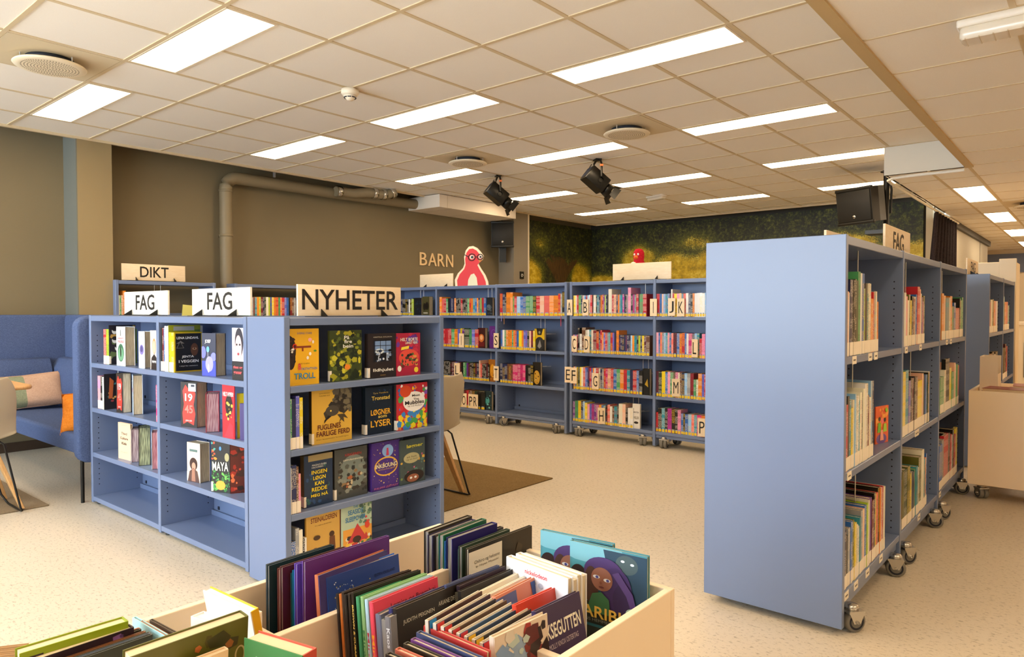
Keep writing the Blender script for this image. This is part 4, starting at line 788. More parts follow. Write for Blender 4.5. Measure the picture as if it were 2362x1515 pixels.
fb(U1, 1460, 1477, 931, .14, .02, 'e6dccc', [('T', 'MORTEN', .5, .66, .7, .06, '2c2420'), ('T', 'VELDE', .5, .44, .7, .1, '5c4c1c'), ('e', .5, .24, .3, .05, '2c2420')], 'white face-out book with black writing, bottom of the A to H bay')
# letter blocks
def block(ch, px, py, U, label, w=.068, h=.152, rot=0, d=-.012):
    a = loc_of(U, d, px, py); t = thing('letter_block', label, 'letter block', group='plywood letter blocks'); 
    t.matrix_basis = U @ Matrix.Translation((a.x, d, a.z)) @ Matrix.Rotation(math.radians(rot), 4, 'Z')
    bevel(MB().box(-w/2, w/2, 0, .008, -h/2, h/2, PLY).build('board', t), .0008, 1)
    mb = MB(); put_text(mb, ch, 0, 0, w*(.62 if ch != 'I' else .09), h*.66, LETTER); mb.build('letter', t)
    MB().box(-w/2+.01, w/2-.01, .008, .10, -h/2, -h/2+.003, BLACKM).build('tongue', t)
T1 = 'at the top shelf of the end-wall bookcase'
for ch, px, py, U, w_, rot in (('A', 1313, 709, U1, 'top shelf', 0), ('B', 1350, 709, U1, 'top shelf', 0), ('I', 1507, 709, U1, 'top shelf', 0), ('J', 1549, 708, U1, 'top shelf', 0), ('K', 1570, 709, U1, 'top shelf', 0),
    ('C', 1324, 793, U1, 'second shelf', -8), ('D', 1353, 794, U1, 'second shelf', -5), ('L', 1602, 803, U1, 'second shelf of the I to P bay', -20), ('E', 1310, 864, U1, 'third shelf', 15), ('F', 1323, 866, U1, 'third shelf', 8), ('G', 1373, 879, U1, 'third shelf', 10),
    ('M', 1559, 894, U1, 'third shelf', 30), ('H', 1387, 959, U1, 'bottom shelf', 25), ('P', 1619, 986, U1, 'bottom shelf', 20), ('I', 1064, 785, U2, 'second shelf', 5), ('S', 1144, 785, U2, 'second shelf', 0),
    ('L', 1054, 853, U2, 'third shelf above the chair', 18), ('T', 1144, 861, U2, 'third shelf', 0), ('O', 1070, 923, U2, 'bottom shelf', 12), ('P', 1086, 925, U2, 'bottom shelf behind R', 10), ('R', 1096, 926, U2, 'bottom shelf', 10)):
    off = {'P': -.016 if px > 1500 else -.010, 'R': -.030, 'F': -.028}.get(ch, -.012)
    block(ch, px, py, U, f'plywood letter block {ch} on the {w_}' + (' of the wheeled bookcase' if len(w_) < 14 else ''), rot=rot, d=off)
# ribbons hanging from books
for k, (px, py, ln, c, nm) in enumerate(((1157, 738, .06, 'a48cc8', 'lilac'), (1163, 742, .09, 'b8742c', 'bronze'), (1294, 745, .1, 'c82c34', 'red'))):
    a = loc_of(U2, -.004, px, 727); mb = MB().box(-.003, .003, 0, .0008, -ln, 0, ink(c)); o = mb.build('ribbon_bookmark'); o.matrix_basis = U2 @ Matrix.Translation((a.x, -.006, 1.153)); tag(o, f'{nm} ribbon bookmark hanging over the top shelf edge', 'bookmark')

# --- bookcases against the taupe wall
UW1 = Matrix.Translation((-6.75, 2.55, 0)) @ Matrix.Rotation(PI/2, 4, 'Z'); UW2 = Matrix.Translation((-6.75, 3.68, 0)) @ Matrix.Rotation(PI/2, 4, 'Z')
row(UW1, 1.15, 272, 300, 'cr8 gn6 ph6 or10/23 dr6 cr6', 'old_novel', 'the DIKT bookcase', None, H=.19)
row(UW2, 1.15, 576, 700, 'gn5 gy7 br5 tl6 or7 lm5 dr6 nv5 dg5 cr7 lm5 bl6 yl6 or6 rd8 gn6 or5 rd9 vi6 bl7 bk5 dr6 br6 gy6 nv6 rd6 ol6 bl6', 'old_novel', 'the wall bookcase behind the signs', None, H=.195)
a = loc_of(UW1, .05, 432, 715); o = MB().prism([(-.055, 0), (.055, 0), (.07, .1), (-.045, .11)], 0, .01, ink('d8cc6c'), Matrix.Rotation(PI/2, 4, 'X')).build('small_card'); o.matrix_basis = UW1 @ Matrix.Translation((a.x, .05, 1.151)); tag(o, 'small pale yellow card standing on the DIKT bookcase shelf', 'card')

# --- tall double-sided bookcases
UR = Matrix.Translation((RX, RY, 0)) @ Matrix.Rotation(PI/2-.006, 4, 'Z'); UR2 = Matrix.Translation((-.65, 6.35, 0)) @ Matrix.Rotation(PI/2, 4, 'Z')
LB = 'library_book'
POSTS += [(UR, (0, .94, 1.88, 2.83)), (UR2, (0, .98, 1.96))]
for z, p0, p1, sp_, wh in ((1.03, 1951, 2031, 'cr8/24 ph5/24 wt5/24 nv9/29 bk5/29*3 dg9/29 gn10/32 wt7/32 bl8/32 lm5/26 bk9/28 tl6/24 cr12/28 or10/22 rd4/25 gy8/25 wt5/25 or7/21', 'the upper shelf behind the end panel'),
    (.60, 1949, 2022, 'bl10/33 rd7/25 bk9/28 tl9/26 yl8/23 cr7/26 lb5/28 cr8/27 wt6/27 tl5/25 cr9/28 bk5/28 cr8/29 wt8/31 cr7/31 dr10/26 cr7/25 lb9/31 nv6/31', 'the middle shelf behind the end panel'),
    (.155, 1949, 2051, 'or8/21 nv8/22 bk8/20 gy9/22 bl7/24 ol9/24 yl8/22 cr7/21 wt6/20 tl7/23 gy8/25 ph9/25 bl9/26 lm5/26 cr6/27 pu12/27 dr9/26 bk7/28 yl7/27 sa8/27 bk9/29 or7/28 wt6/28 rd5/28 cr8/28', 'the lower shelf behind the end panel'),
    (1.03, 2090, 2137, 'wt8/26 pk6/24 cr6/22 ol7/25 yl6/22 bk7/24 dr7/23 cr7/24 bl5/25 rd12/29 ph6/28 wt5/26 pu6/24 mg5/22 ol7/25', 'the upper shelf of the middle bay'),
    (.60, 2087, 2150, 'yl14/31 tl13/31 vi9/26 bk6/27 mr9/27 bk7/27 br8/27 yl22/24 ph7/27 bk7/26 bl7/26 tl6/26 bk5/27 wt5/27', 'the middle shelf of the middle bay'),
    (.155, 2086, 2147, 'or8/24 ol9/28 dg14/28 ol12/28 yl6/24 gy8/24 nv9/24 gn7/24 tl9/25 cr6/24 ol14/29 cr12/31 tl6/26 or8/26 bl5/28', 'the lower shelf of the middle bay'),
    (1.03, 2176, 2224, 'or9/27 ph8/26 tl14/24 cr8/25 or10/26 gn8/20 bl9/22 rd20/19 bk6/25 gn8/24 gn6/26', 'the upper shelf of the last bay'),
    (.60, 2175, 2217, 'gn14/21 cr6/25 bk16/31 yl9/25 gn9/22 ph7/27 wt4/26 gn6/26 sa6/25', 'the middle shelf of the last bay'),
    (.155, 2174, 2216, 'bl14/26 gy10/28 rd22/30 bk10/29 rd7/28 wt5/27 bk8/30 rd7/26 yl12/29', 'the lower shelf of the last bay')):
    row(UR, z, p0, p1, sp_, LB, wh, 'w', H=.27, d=.19, parts=True)
for z, p0, p1, sp_, wh in ((1.03, 2285, 2303, 'rd6/24 cr7/26 ol6/26 or7/25 pk6/25 wt6/25', 'the far bookcase, first bay, upper shelf'), (.60, 2284, 2305, 'br12/27 bk8/28 wt5/25 bk9/27', 'the far bookcase, first bay, middle shelf'),
    (1.03, 2313, 2330, 'tl12/30 or9/25 sa7/25 tl9/22', 'the far bookcase, second bay, upper shelf'), (.60, 2312, 2327, 'cr8/28 bk8/28 ol6/27 mr8/30 rd6/28', 'the far bookcase, second bay, middle shelf')):
    row(UR2, z, p0, p1, sp_, LB, wh, 'w', H=.27, d=.19)
fo(UR, .06, 2023, 2052, 938, .60, -12, .006, 'e05c2c', [('dots', 26, .05, .3, .95, .95, .1, ['e8842c', 'd84c2c', 'f09c3c'], 61), ('e', .45, .12, .4, .14, '6c4c8c'), ('e', .28, .66, .09, .06, '2c140c'), ('e', .7, .62, .09, .06, '2c140c'), ('e', .5, .6, .1, .08, 'e86c74'), ('p', [(.1, .3), (.4, .3), (.36, .56), (.16, .56)], '6cac34'), ('p', [(.55, .3), (.85, .3), (.8, .52), (.6, .52)], 'a4c83c'), ('p', [(.3, .08), (.6, .08), (.52, .36), (.36, .36)], 'f09c84'), ('e', .8, .88, .1, .06, '8cbc2c')], 'bright orange picture book of dancing children, middle shelf', name='library_book')
# shelf-edge label strips
for bx, z, xs_ in ((0, 1.03, (.10, .33, .42)), (0, .60, (.05,)), (0, .155, (.03, .16, .33, .55)), (1, 1.03, (.05, .38)), (1, .60, (.3, .34)), (1, .155, (.4,)), (2, 1.03, (.2, .34)), (2, .155, (.05,))):
    for x_ in xs_:
        o = MB().box(0, .055, -.0015, 0, -.032, -.002, LABEL).box(.012, .043, -.0018, -.0015, -.02, -.014, mat('print_mark', '6a645c', .6)).build('shelf_label', R1); o.location = (bx*.94+x_, -.0002, z+.002)

# ---------------------------------------------------------------- the picture-book browser in front
t = thing('book_browser', 'cream open-topped book trough holding comics in compartments', 'book trough', (0, 0, 0))
BX = mat('cream_laminate', 'f0dcc0', .4); X0, X1, XB, Y0, Y1, RZ = -1.505, -.765, -1.25, .10, 1.46, .56
for a in ((X0-.018, X0, Y0, Y1, .12, RZ, 'side_wall'), (X1, X1+.018, Y0, Y1-.0, .12, RZ, 'side_wall'), (X0-.018, X1+.018, Y1, Y1+.018, .12, RZ, 'end_wall'), (X0-.018, X1+.018, Y0-.018, Y0, .12, RZ, 'end_wall'),
          (XB-.009, XB+.009, Y0, Y1, .305, RZ-.004, 'divider'), (XB+.009, X1, 1.085, 1.103, .305, RZ-.03, 'divider'), (XB+.009, X1, .62, .638, .305, RZ-.03, 'divider'), (X0, XB-.009, .775, .793, .305, RZ-.03, 'divider'), (X0, X1, Y0, Y1, .285, .303, 'floor_panel')):
    bevel(MB().box(*a[:6], BX).build(a[6], t), .002, 2)
for x, y in ((X0+.06, Y0+.06), (X1-.06, Y0+.06), (X0+.06, Y1-.06), (X1-.06, Y1-.06)):
    MB().box(x-.03, x+.03, y-.03, y+.03, .09, .29, BX).build('leg_block', t); caster(t, x, y, .4, .075)
NB = [0]
def squash(els, k):
    f = lambda v: 1-(1-v)*k; out = []
    for e in els:
        T = e[0]
        if T == 'r': out.append((T, e[1], f(e[2]), e[3], f(e[4]), e[5]))
        elif T == 'e': out.append((T, e[1], f(e[2]), e[3], e[4]*k, e[5]))
        elif T == 'p': out.append((T, [(u, f(v)) for u, v in e[1]], e[2]))
        elif T in ('t', 'T'): out.append((T, e[1], e[2], f(e[3]), e[4], e[5]*k, e[6]))
    return out
def tb(A, B, z, t, cols, label, spine='l', els=None, lean=0, name='comic_book', lab=None, title=None, w=None, group=None, pagem=None, spcol=None, cat='book'):
    """books standing in the trough: the top edge of the front one runs from A to B as seen; copies stack behind it"""
    a = onz(A[0], A[1], z); b = onz(B[0], B[1], z); dx = (b-a); dx.z = 0; L = w or dx.length; an = math.atan2(dx.y, dx.x); h = (z-.306)/math.cos(math.radians(lean))
    cols = cols if isinstance(cols, list) else [cols]
    for k, c in enumerate(cols):
        M = Matrix.Translation((a.x, a.y, z)) @ Matrix.Rotation(an, 4, 'Z') @ Matrix.Rotation(math.radians(-lean), 4, 'X') @ Matrix.Translation((0, k*(t+.0006), -h*(1 if k == 0 else 1)))
        jit = random.uniform(-.006, .006) if k else 0
        M = M @ Matrix.Translation((jit, 0, 0))
        lb = label if k == 0 else (f'{ordn(k)} comic stacked behind the {label}')
        lb = ' '.join(lb.split()[:16])
        cover_book(name, M, L, h-(random.uniform(0, .012) if k else 0), t, c, els if k == 0 else None, lb, group, spine, lab, title=title if k == 0 else None, pagem=pagem or (PAGESW if spine == 'r' else PAGESY), spcol=spcol, cat=cat)
PAGESW = m_pages('page_edges_pale', 'cbbfae', '87807a', (.02, 1, .02)); PWHITE = m_pages('page_edges_white', 'ece0c8', 'b8a888', (.02, 1, .02)); PGREY = m_pages('page_edges_grey', '9c958c', '5c5854', (.02, 1, .02))
C1 = 'comics in the trough'
# compartment by the far long wall
tb((621, 1305), (771, 1257), .63, .011, ['0c2c34', '161616'], 'thin black comic at the blank bookcase end of the row', 'r', name='comic_album')
tb((652, 1309), (800, 1262), .63, .011, ['4a141c', '6a2c24', '1c181c'], 'maroon comic between the black and the brown ones', 'r', name='comic_album')
tb((685, 1313), (812, 1272), .625, .008, ['2c3c7c', '1c7ca0', '2c5c54', '1c1c24', '3c2418', '54201c'], 'thin blue comic against the purple albums', 'r', name='comic_album')
tb((704, 1296), (898, 1236), .65, .011, ['5c2c74', '4c3494', '5c3ca4'], 'glossy purple album, front of three in the trough', 'r', els=[('r', 0, 0, 1, .5, '34184c'), ('r', .0, .25, 1, .5, '482468')], name='comic_album')
tb((1081, 1267), (1227, 1212), .62, .010, ['2a2218'], 'dark brown comic behind the cream flap titled Chihiro og heksene', 'r', els=[('r', .0, .0, .5, .97, 'ecdcc0'), ('t', 'Chihiro og heksene', .27, .875, .38, .035, '4c4438'), ('t', 'av Hayao Miyazaki', .27, .84, .34, .022, '6c6050'), ('dots', 14, .55, .2, .98, .9, .09, ['3c3020', '241c14', '4c3c28'], 71)], name='comic_album', pagem=PWHITE)
tb((1066, 1262), (1176, 1220), .615, .013, ['3c4c3c', '5c9cb4', '2c2420'], 'green edged manga behind the cream flapped comic', 'r', name='comic_album', pagem=PGREY)
tb((1043, 1243), (1147, 1206), .635, .02, ['241c5c', '2c64a4'], 'indigo manga in the far corner of the trough', 'r', name='comic_album', pagem=PGREY)
tb((1023, 1235), (1122, 1197), .64, .017, ['1c5c3c', '2c2420', '34304c', '2c2418'], 'thick green manga in the far corner of the trough', 'r', name='comic_album', pagem=PGREY)
# middle compartment
tb((735, 1328), (893, 1268), .63, .014, ['43386c'], 'brown comic leaning between the purple album and the blue one', 'l', name='comic_album', lean=5, spcol='b4623c', title=('Lemur jakt', 'e8dcc8', .4, .72))
tb((754, 1333), (919, 1277), .62, .018, ['2c4484'], 'blue comic with white spine title BOKSLUKEREN', 'l', els=[('dots', 50, .05, .7, .6, .95, .008, ['d8d8e8', 'b4a46c', '8c9cd8'], 72), ('t', 'BJØRN OUSLAND', .78, .9, .3, .03, '1c2448')], name='comic_album', lean=6, spcol='3468c0', title=('BOKSLUKEREN', 'f4f4f4', .40, .78))
tb((815, 1368), (970, 1314), .615, .009, ['1c1810', '241c14', '141210', '2c1c14', 'b86424', '181418'], 'black comic with gold spine lettering', 'l', name='comic_album', lean=6, title=('BROWN & CUBARAGNA', 'e8c45c', .45, .92))
tb((838, 1378), (985, 1322), .61, .010, ['8cb474', '3c8c5c'], 'green comic in the Mira series', 'l', name='comic_album', lean=6, title=('Mira', '3c7c4c', .60, .78))
tb((848, 1384), (998, 1326), .608, .010, ['a8c4cc', 'e8d8b4'], 'pale blue comic in the Mira series', 'l', name='comic_album', lean=6, title=('Mira', 'b42c3c', .60, .78))
tb((860, 1390), (1009, 1330), .606, .012, ['e04858'], 'red-pink comic with the names Lemire og Bregnhøi', 'l', els=[('t', 'Lemire og Bregnhøi', .6, .925, .7, .045, '3c1c28'), ('e', .3, .82, .03, .02, '8c2434')], name='comic_album', lean=6, title=('Mira', 'f0a424', .60, .78))
tb((900, 1424), (1022, 1362), .59, .015, ['7c7878', '8c8880', '6c7080'], 'grey comic with a small leaf on its spine', 'l', name='comic_album', lean=5, title=('Kaos', 'e4e4e8', .78, .92))
tb((915, 1405), (1057, 1346), .60, .012, ['241c16', '2c2c5c'], 'black comic lettered JUDITH PEIGNEN', 'l', els=[('t', 'JUDITH PEIGNEN', .24, .89, .36, .035, 'd8ccb0'), ('t', 'ARIANE DELRIEU', .62, .915, .3, .032, 'c8bca4'), ('dots', 12, .3, .6, .6, .82, .05, ['a8841c', '8c6c1c', '3c2c20'], 73)], name='comic_album', lean=5, title=('JUDITH PEIGNEN', 'b8b4ac', .62, .93), w=.24)
tb((1030, 1350), (1152, 1303), .605, .008, ['3c4464', '1c2444'], 'slate blue comic behind the dark ones in the middle row', 'l', name='comic_album', lean=6)
tb((1060, 1352), (1165, 1305), .60, .010, ['34242c'], 'dark plum comic with a pink dot', 'l', els=[('e', .86, .9, .08, .06, 'b86484')], name='comic_album', lean=6)
tb((1063, 1364), (1184, 1312), .595, .010, ['24201c', '4c4434'], 'black comic before the plum one', 'l', name='comic_album', lean=6)
tb((1082, 1378), (1199, 1320), .59, .008, ['e8d8bc', 'ecdcc4'], 'cream comic with faint pink writing', 'l', name='comic_album', lean=6)
tb((1110, 1381), (1217, 1327), .59, .008, ['ecdcc4'], 'cream comic with red nickelodeon lettering', 'l', els=[('T', 'nickelodeon', .45, .93, .5, .045, 'd8442c')], name='comic_album', lean=6)
tb((1143, 1377), (1253, 1321), .595, .012, ['d88868'], 'peach and blue comic with a dark-haired figure', 'l', els=[('p', [(0, .3), (.45, .4), (.4, .98), (0, .98)], '5c6c94'), ('e', .66, .62, .2, .2, '3c1c20'), ('e', .7, .56, .12, .12, 'e8a084'), ('p', [(.7, .98), (.8, .98), (.85, .7), (.95, .55), (.9, .5), (.75, .75)], '3c5c94'), ('dots', 30, .02, .3, .4, .9, .02, ['8c94b4', '4c5478'], 74)], name='comic_album', lean=8)
tb((1190, 1396), (1304, 1344), .59, .012, ['d8442c'], 'orange comic with a long-haired figure', 'l', els=[('r', .0, .0, 1, .9, 'e8743c'), ('e', .45, .5, .2, .34, 'f0a43c'), ('e', .45, .6, .1, .12, 'e88c6c'), ('p', [(.7, .4), (1, .55), (1, .8), (.8, .7)], 'f0b43c')], name='comic_album', lean=10)
tb((1235, 1411), (1336, 1363), .595, .012, ['382848'], 'dark purple comic titled HEKSEGUTTEN', 'l', els=[('T', 'HEKSEGUTTEN', .46, .83, .94, .10, 'f0e4c8'), ('t', 'MOLLY KNOX OSTERTAG', .5, .73, .66, .035, 'c8b4b4'), ('p', [(.42, .4), (.5, .6), (.72, .63), (.98, .54), (.9, .4), (.8, .34), (.5, .34)], 'd87484'), ('e', .8, .38, .08, .04, 'b83c3c')], name='comic_album', lean=12)
for k in range(8):
    f = k/7; A = (990+f*126, 1432+f*52); B = (1112+f*132, 1363+f*48); c = ['2c8cc4', 'd83c34', 'd83c34', 'c83434', 'c83038', 'e8b424', 'e8b424', 'd83434'][k]
    tb(A, B, .60-.004*k, .011, [['4c2c28', '3c3040', '2c2c34', '5c4434', '34506c', '2c3c54', '3c3430', '5c3c6c'][k]], f'thin manga with a {["blue", "scarlet", "red", "crimson", "deep red", "yellow", "amber", "bright red"][k]} spine end, {ordn(k)} from the dark comics', 'l', els=[('t', 'ANNA DUE', .5, .95, .4, .035, 'c8c0d4'), ('r', 0, .9, .12, 1, c)], name='manga_book', lean=4, spcol='d8c8b0', pagem=PWHITE)
tb((1140, 1471), (1262, 1414), .592, .014, ['dcc4a8'], 'manga with a pale-haired face and dark red splashes', 'l', els=[('e', .35, .6, .32, .36, '8ca0b4'), ('e', .5, .5, .24, .28, 'ecccac'), ('dots', 34, .6, .05, 1, .95, .12, ['5c1c1c', 'a42c28', '241418', '7c2420'], 75), ('dots', 20, .1, .5, .6, .98, .08, ['b4c0b0', 'd8c8b0', '7c94b0'], 76)], name='manga_book', lean=4, pagem=PWHITE)
for k in range(6):
    A = [(977, 1443), (960, 1458), (947, 1474), (930, 1484), (911, 1497), (889, 1508)][k]; c = ['b43430', '3c4464', '6c3c74', '2c2418', 'b85c44', '241c18'][k]
    B = (A[0]+145, A[1]+62)
    tb(A, B, .585, .012, [c], f'small {["red", "slate blue", "plum", "black", "rust", "dark brown"][k]} covered manga facing the viewer in the near row', 'l', name='manga_book', pagem=PWHITE, group=None)
# front corner compartment
tb((1168, 1283), (1310, 1335), .62, .017, ['e8e4e4', 'ece4dc', 'ece4dc', 'ece4dc'], 'white nickelodeon comic, front of its stack', 'l', els=[('T', 'nickelodeon', .5, .945, .36, .034, 'e0443c'), ('e', .32, .885, .045, .022, 'a8acb4'), ('e', .46, .88, .045, .022, 'a8acb4'), ('e', .58, .875, .04, .02, 'b4b8c0'), ('T', 'p', .9, .77, .1, .08, '241c1c')], name='comic_album', pagem=PWHITE)
KAR = [('r', .03, .55, 1, .98, '4c949c'), ('e', .2, .97, .5, .2, '7cb4ba'), ('p', [(.45, .98), (1, .98), (1, .3), (.6, .3)], '2c4454'), ('e', .75, .84, .14, .12, '4c5c5c'), ('e', .7, .88, .025, .016, 'd8dcd8'), ('e', .82, .86, .025, .016, 'd8dcd8'), ('r', 0, 0, 1, .28, '242c24'), ('e', .12, .58, .11, .14, '2c1c18'), ('e', .14, .5, .08, .1, '6c4030'), ('p', [(.02, .2), (.25, .2), (.22, .42), (.05, .42)], '8c7c1c'), ('e', .46, .68, .26, .2, '4c3464'), ('e', .62, .5, .2, .28, '44305c'), ('e', .72, .38, .14, .22, '3c2c50'), ('e', .3, .5, .1, .24, '4c3028'), ('e', .44, .6, .14, .15, '94604c'), ('e', .37, .62, .045, .022, 'e8e4f0'), ('e', .51, .6, .045, .022, 'e8e4f0'), ('e', .38, .62, .02, .018, '4c4c94'), ('e', .52, .6, .02, .018, '4c4c94'), ('e', .44, .5, .035, .012, '6c3430'), ('e', .43, .555, .015, .02, '84503c'), ('p', [(.24, .16), (.56, .16), (.54, .36), (.44, .44), (.32, .4)], '3c6c44'), ('p', [(.58, .7), (.66, .74), (.84, .5), (.9, .26), (.84, .24), (.76, .46)], '5c4478'), ('T', 'KARIBIA', .46, .17, .8, .15, 'e8b84c'), ('t', 'FJELLENS HEMMELIGHET', .4, .06, .7, .05, '8c8c7c'), ('e', .84, .26, .085, .065, 'b8d0bc'), ('t', 'FOR ALLE', .84, .28, .1, .014, '3c4c44'), ('t', 'HEKSEGUTTEN', .84, .25, .12, .014, 'c83c34')]
KAR = squash(KAR, .56)+[('r', 0, 0, 1, .43, '242c24')]
tb((1315, 1246), (1493, 1285), .64, .014, ['4c8c94'], 'large teal comic titled KARIB with a purple-haired girl', 'l', els=KAR, name='graphic_novel', pagem=PWHITE)
tb((1247, 1222), (1413, 1256), .64, .014, ['4c8c94'], 'second teal comic with the purple-haired girl half hidden behind', 'l', els=KAR, name='graphic_novel', pagem=PWHITE)
# near-corner compartments
tb((45, 1508), (296, 1432), .62, .03, ['8c9c14'], 'thick lime green book at the near corner of the trough', 'r', name='comic_album', pagem=PAGETOP)
tb((70, 1526), (309, 1446), .61, .022, ['2c1820'], 'thick dark plum book next to the lime green one', 'r', els=[('dots', 12, .8, .6, .98, .98, .04, ['8c5c94', '5c3c64'], 81)], name='comic_album', pagem=PAGETOP)
tb((140, 1536), (352, 1463), .60, .008, ['3c3c34', '4c5464', '54544c', '7c4c2c', '2c241c', '3c3424', 'c8743c'], 'thin grey comic before the olive book', 'r', name='comic_album')
tb((300, 1516), (573, 1420), .64, .03, ['5c5a1c'], 'large thick olive green book with jungle drawings', 'r', els=[('dots', 40, .02, .5, .98, .98, .06, ['6c6420', '4c4414', '8c5424', '3c3818'], 82), ('o', .93, .8, .05, .05, .015, 'b4a06c'), ('dots', 6, .3, .7, .8, .95, .06, ['b8642c', 'c87434'], 83)], name='comic_album', lean=-5, pagem=PAGETOP)
tb((354, 1516), (540, 1451), .62, .008, ['3c3054'], 'purple comic lettered Ousland with a yellow back', 'r', els=[('t', 'Ousland', .74, .93, .44, .05, 'b83c34'), ('T', 'DIA', .3, .88, .34, .09, 'e8782c')], name='comic_album', lean=-5)
tb((352, 1512), (541, 1446), .625, .006, ['e0b414'], 'yellow edged comic directly behind the Ousland one', 'r', name='comic_album', lean=-5)
tb((441, 1530), (527, 1497), .605, .014, ['ecc89c'], 'small beige book before the purple Ousland comic', 'r', name='comic_album', lean=-5, pagem=PAGETOP)
tb((563, 1471), (697, 1513), .62, .034, ['3c7c44'], 'green book with a red board and thick cream pages', 'r', els=[('t', 'BRICE COSSU', .46, .90, .5, .035, 'a8c0a0'), ('dots', 10, .6, .5, .98, .9, .07, ['1c2c1c', '2c3c24'], 84), ('e', .1, .62, .2, .1, 'e0c424')], name='comic_album', spcol='c8503c', pagem=PAGETOP)
tb((468, 1361), (577, 1412), .62, .018, ['f0e0cc'], 'pale picture book with a bright yellow spine', 'r', els=[('p', [(.2, .5), (.4, .55), (.42, .8), (.25, .85)], 'e08ca0'), ('p', [(.5, .3), (.95, .3), (.9, .6)], '8cb4c8')], name='comic_album', lean=-10, spcol='eab01c', pagem=mat('white_page_top', 'f2eee6', .7))
tb((305, 1424), (378, 1466), .60, .008, ['a8d0d0'], 'thin light blue book slanting beside the lime green one', 'l', name='comic_album', pagem=PWHITE)
tb((325, 1432), (384, 1466), .60, .006, ['b07454'], 'thin brown book slanting behind the olive book', 'l', name='comic_album')
tb((345, 1429), (401, 1459), .60, .006, ['5c4c3c'], 'thin dark grey book slanting behind the olive book', 'l', name='comic_album')
tb((440, 1421), (500, 1442), .575, .03, ['f0e8dc', 'f0e8dc', 'f0e8dc'], 'plain white box in the corner of the trough', 'l', name='card_box', cat='box', pagem=mat('white_board', 'f2ebdf', .6), w=.10)
for k in range(5): tb((-14+k*4, 1496+k*8), (12+k*17, 1493+k*7), .615-.003*k, .008, ['b88c5c'], f'small tan card folder, {ordn(k)} at the edge of the trough', 'l', name='card_folder', cat='folder', w=.05)
# ---------------------------------------------------------------- sofa, cushions
FB = m_fabric('blue_wool', '3c4a6e', '56668c', 300)
t = thing('booth_sofa', 'high-backed blue fabric booth sofa at the end of the low bookcase', 'sofa', (0, 0, 0))
def slab(prof, a0, a1, axis, name, par=t, m=FB, bw=.02):
    """rounded upholstered slab: profile polygon swept along x or y"""
    mb = MB(); K = len(prof)
    if axis == 'x': vs = [(a, p[0], p[1]) for a in (a0, a1) for p in prof]
    else: vs = [(p[0], a, p[1]) for a in (a0, a1) for p in prof]
    mb.add(vs, [tuple(range(K)), tuple(range(K, 2*K))[::-1]]+[(i, K+i, K+(i+1) % K, (i+1) % K) for i in range(K)], m)
    o = mb.build(name, par); bevel(o, bw, 4); 
    for p_ in o.data.polygons: p_.use_smooth = True
    import bmesh
    bm = bmesh.new(); bm.from_mesh(o.data); bmesh.ops.recalc_face_normals(bm, faces=bm.faces); bm.to_mesh(o.data); bm.free(); return o
def rr(y0, y1, z0, z1, r):
    out = []
    for cx, cy, a0 in ((y1-r, z1-r, 0), (y0+r, z1-r, 90), (y0+r, z0+r, 180), (y1-r, z0+r, 270)):
        out += [(cx+r*math.cos(math.radians(a0+k*22.5)), cy+r*math.sin(math.radians(a0+k*22.5))) for k in range(5)]
    return out
slab(rr(1.60, 2.262, .25, 1.168, .07), -4.925, -4.835, 'x', 'arm_panel')
slab(rr(1.20, 2.262, .25, 1.168, .07), -6.98, -6.86, 'x', 'arm_panel')
slab(rr(-6.86, -4.93, .27, 1.168, .05), 2.175, 2.262, 'y', 'backrest')
slab([(1.62, .30), (1.62, .405), (1.64, .42), (2.1, .40), (2.174, .40), (2.174, .30)], -6.85, -4.93, 'x', 'seat', bw=.012)
slab([(2.174, .40), (2.09, .40), (2.05, .55), (2.06, .72), (2.12, .80), (2.174, .81)], -6.85, -4.93, 'x', 'back_cushion', bw=.01)
slab([(-6.86, .40), (-6.77, .40), (-6.73, .55), (-6.74, .72), (-6.79, .80), (-6.86, .81)], 1.25, 2.05, 'y', 'side_cushion', bw=.01)
for x, y in ((-4.875, 1.635), (-4.9, 2.2), (-6.9, 1.3), (-6.9, 2.2)):
    MB().tube([(x, y, 0), (x, y, .28)], .011, BLACKM, 12).build('leg', t)
def pillow(name, label, M, w, h, th, cols, split=.5):
    t = thing(name, label, 'cushion'); t.matrix_basis = M
    def f(s):
        def g(u, v):
            a, b = u*2-1, v*2-1; e = max(0, (1-a**4))*max(0, (1-b**4)); pin = 1-.07*(1-(a*a))*(b*b) ; pin2 = 1-.09*(1-b*b)*(a*a)
            return (a*w/2*pin2, s*th/2*e**.55*(1+.05*math.sin(a*9+b*4)), b*h/2*pin)
        return g
    half = int(20*split)
    for nm, m, lo, hi in (('cover_half', cols[0], 0, half), ('cover_half', cols[1], half, 20)) if cols[0] != cols[1] else (('cover', cols[0], 0, 20),):
        mb = MB()
        for s in (-1, 1): mb.grid(lambda u, v: f(s)((lo+(hi-lo)*u)/20, v), max(1, hi-lo), 12, m)
        mb.build(nm, t)
    MB().tube([(-w/2, 0, -h/2), (-w/2*.93, 0, 0), (-w/2, 0, h/2), (0, 0, h/2*.93), (w/2, 0, h/2), (w/2*.93, 0, 0), (w/2, 0, -h/2), (0, 0, -h/2*.93), (-w/2, 0, -h/2)], .003, cols[1], 5).build('seam', t)
pillow('sofa_cushion', 'long cushion, half sage green and half peach, leaning on the sofa side', Matrix.Translation((-6.60, 1.80, .555)) @ Matrix.Rotation(PI/2, 4, 'Z') @ Matrix.Rotation(.32, 4, 'X').inverted() @ Matrix.Rotation(-.05, 4, 'Y'), .62, .28, .13, (m_fabric('sage_linen', '7f8468', '989c7c', 200), m_fabric('peach_linen', 'c09a80', 'd4ae92', 200)))
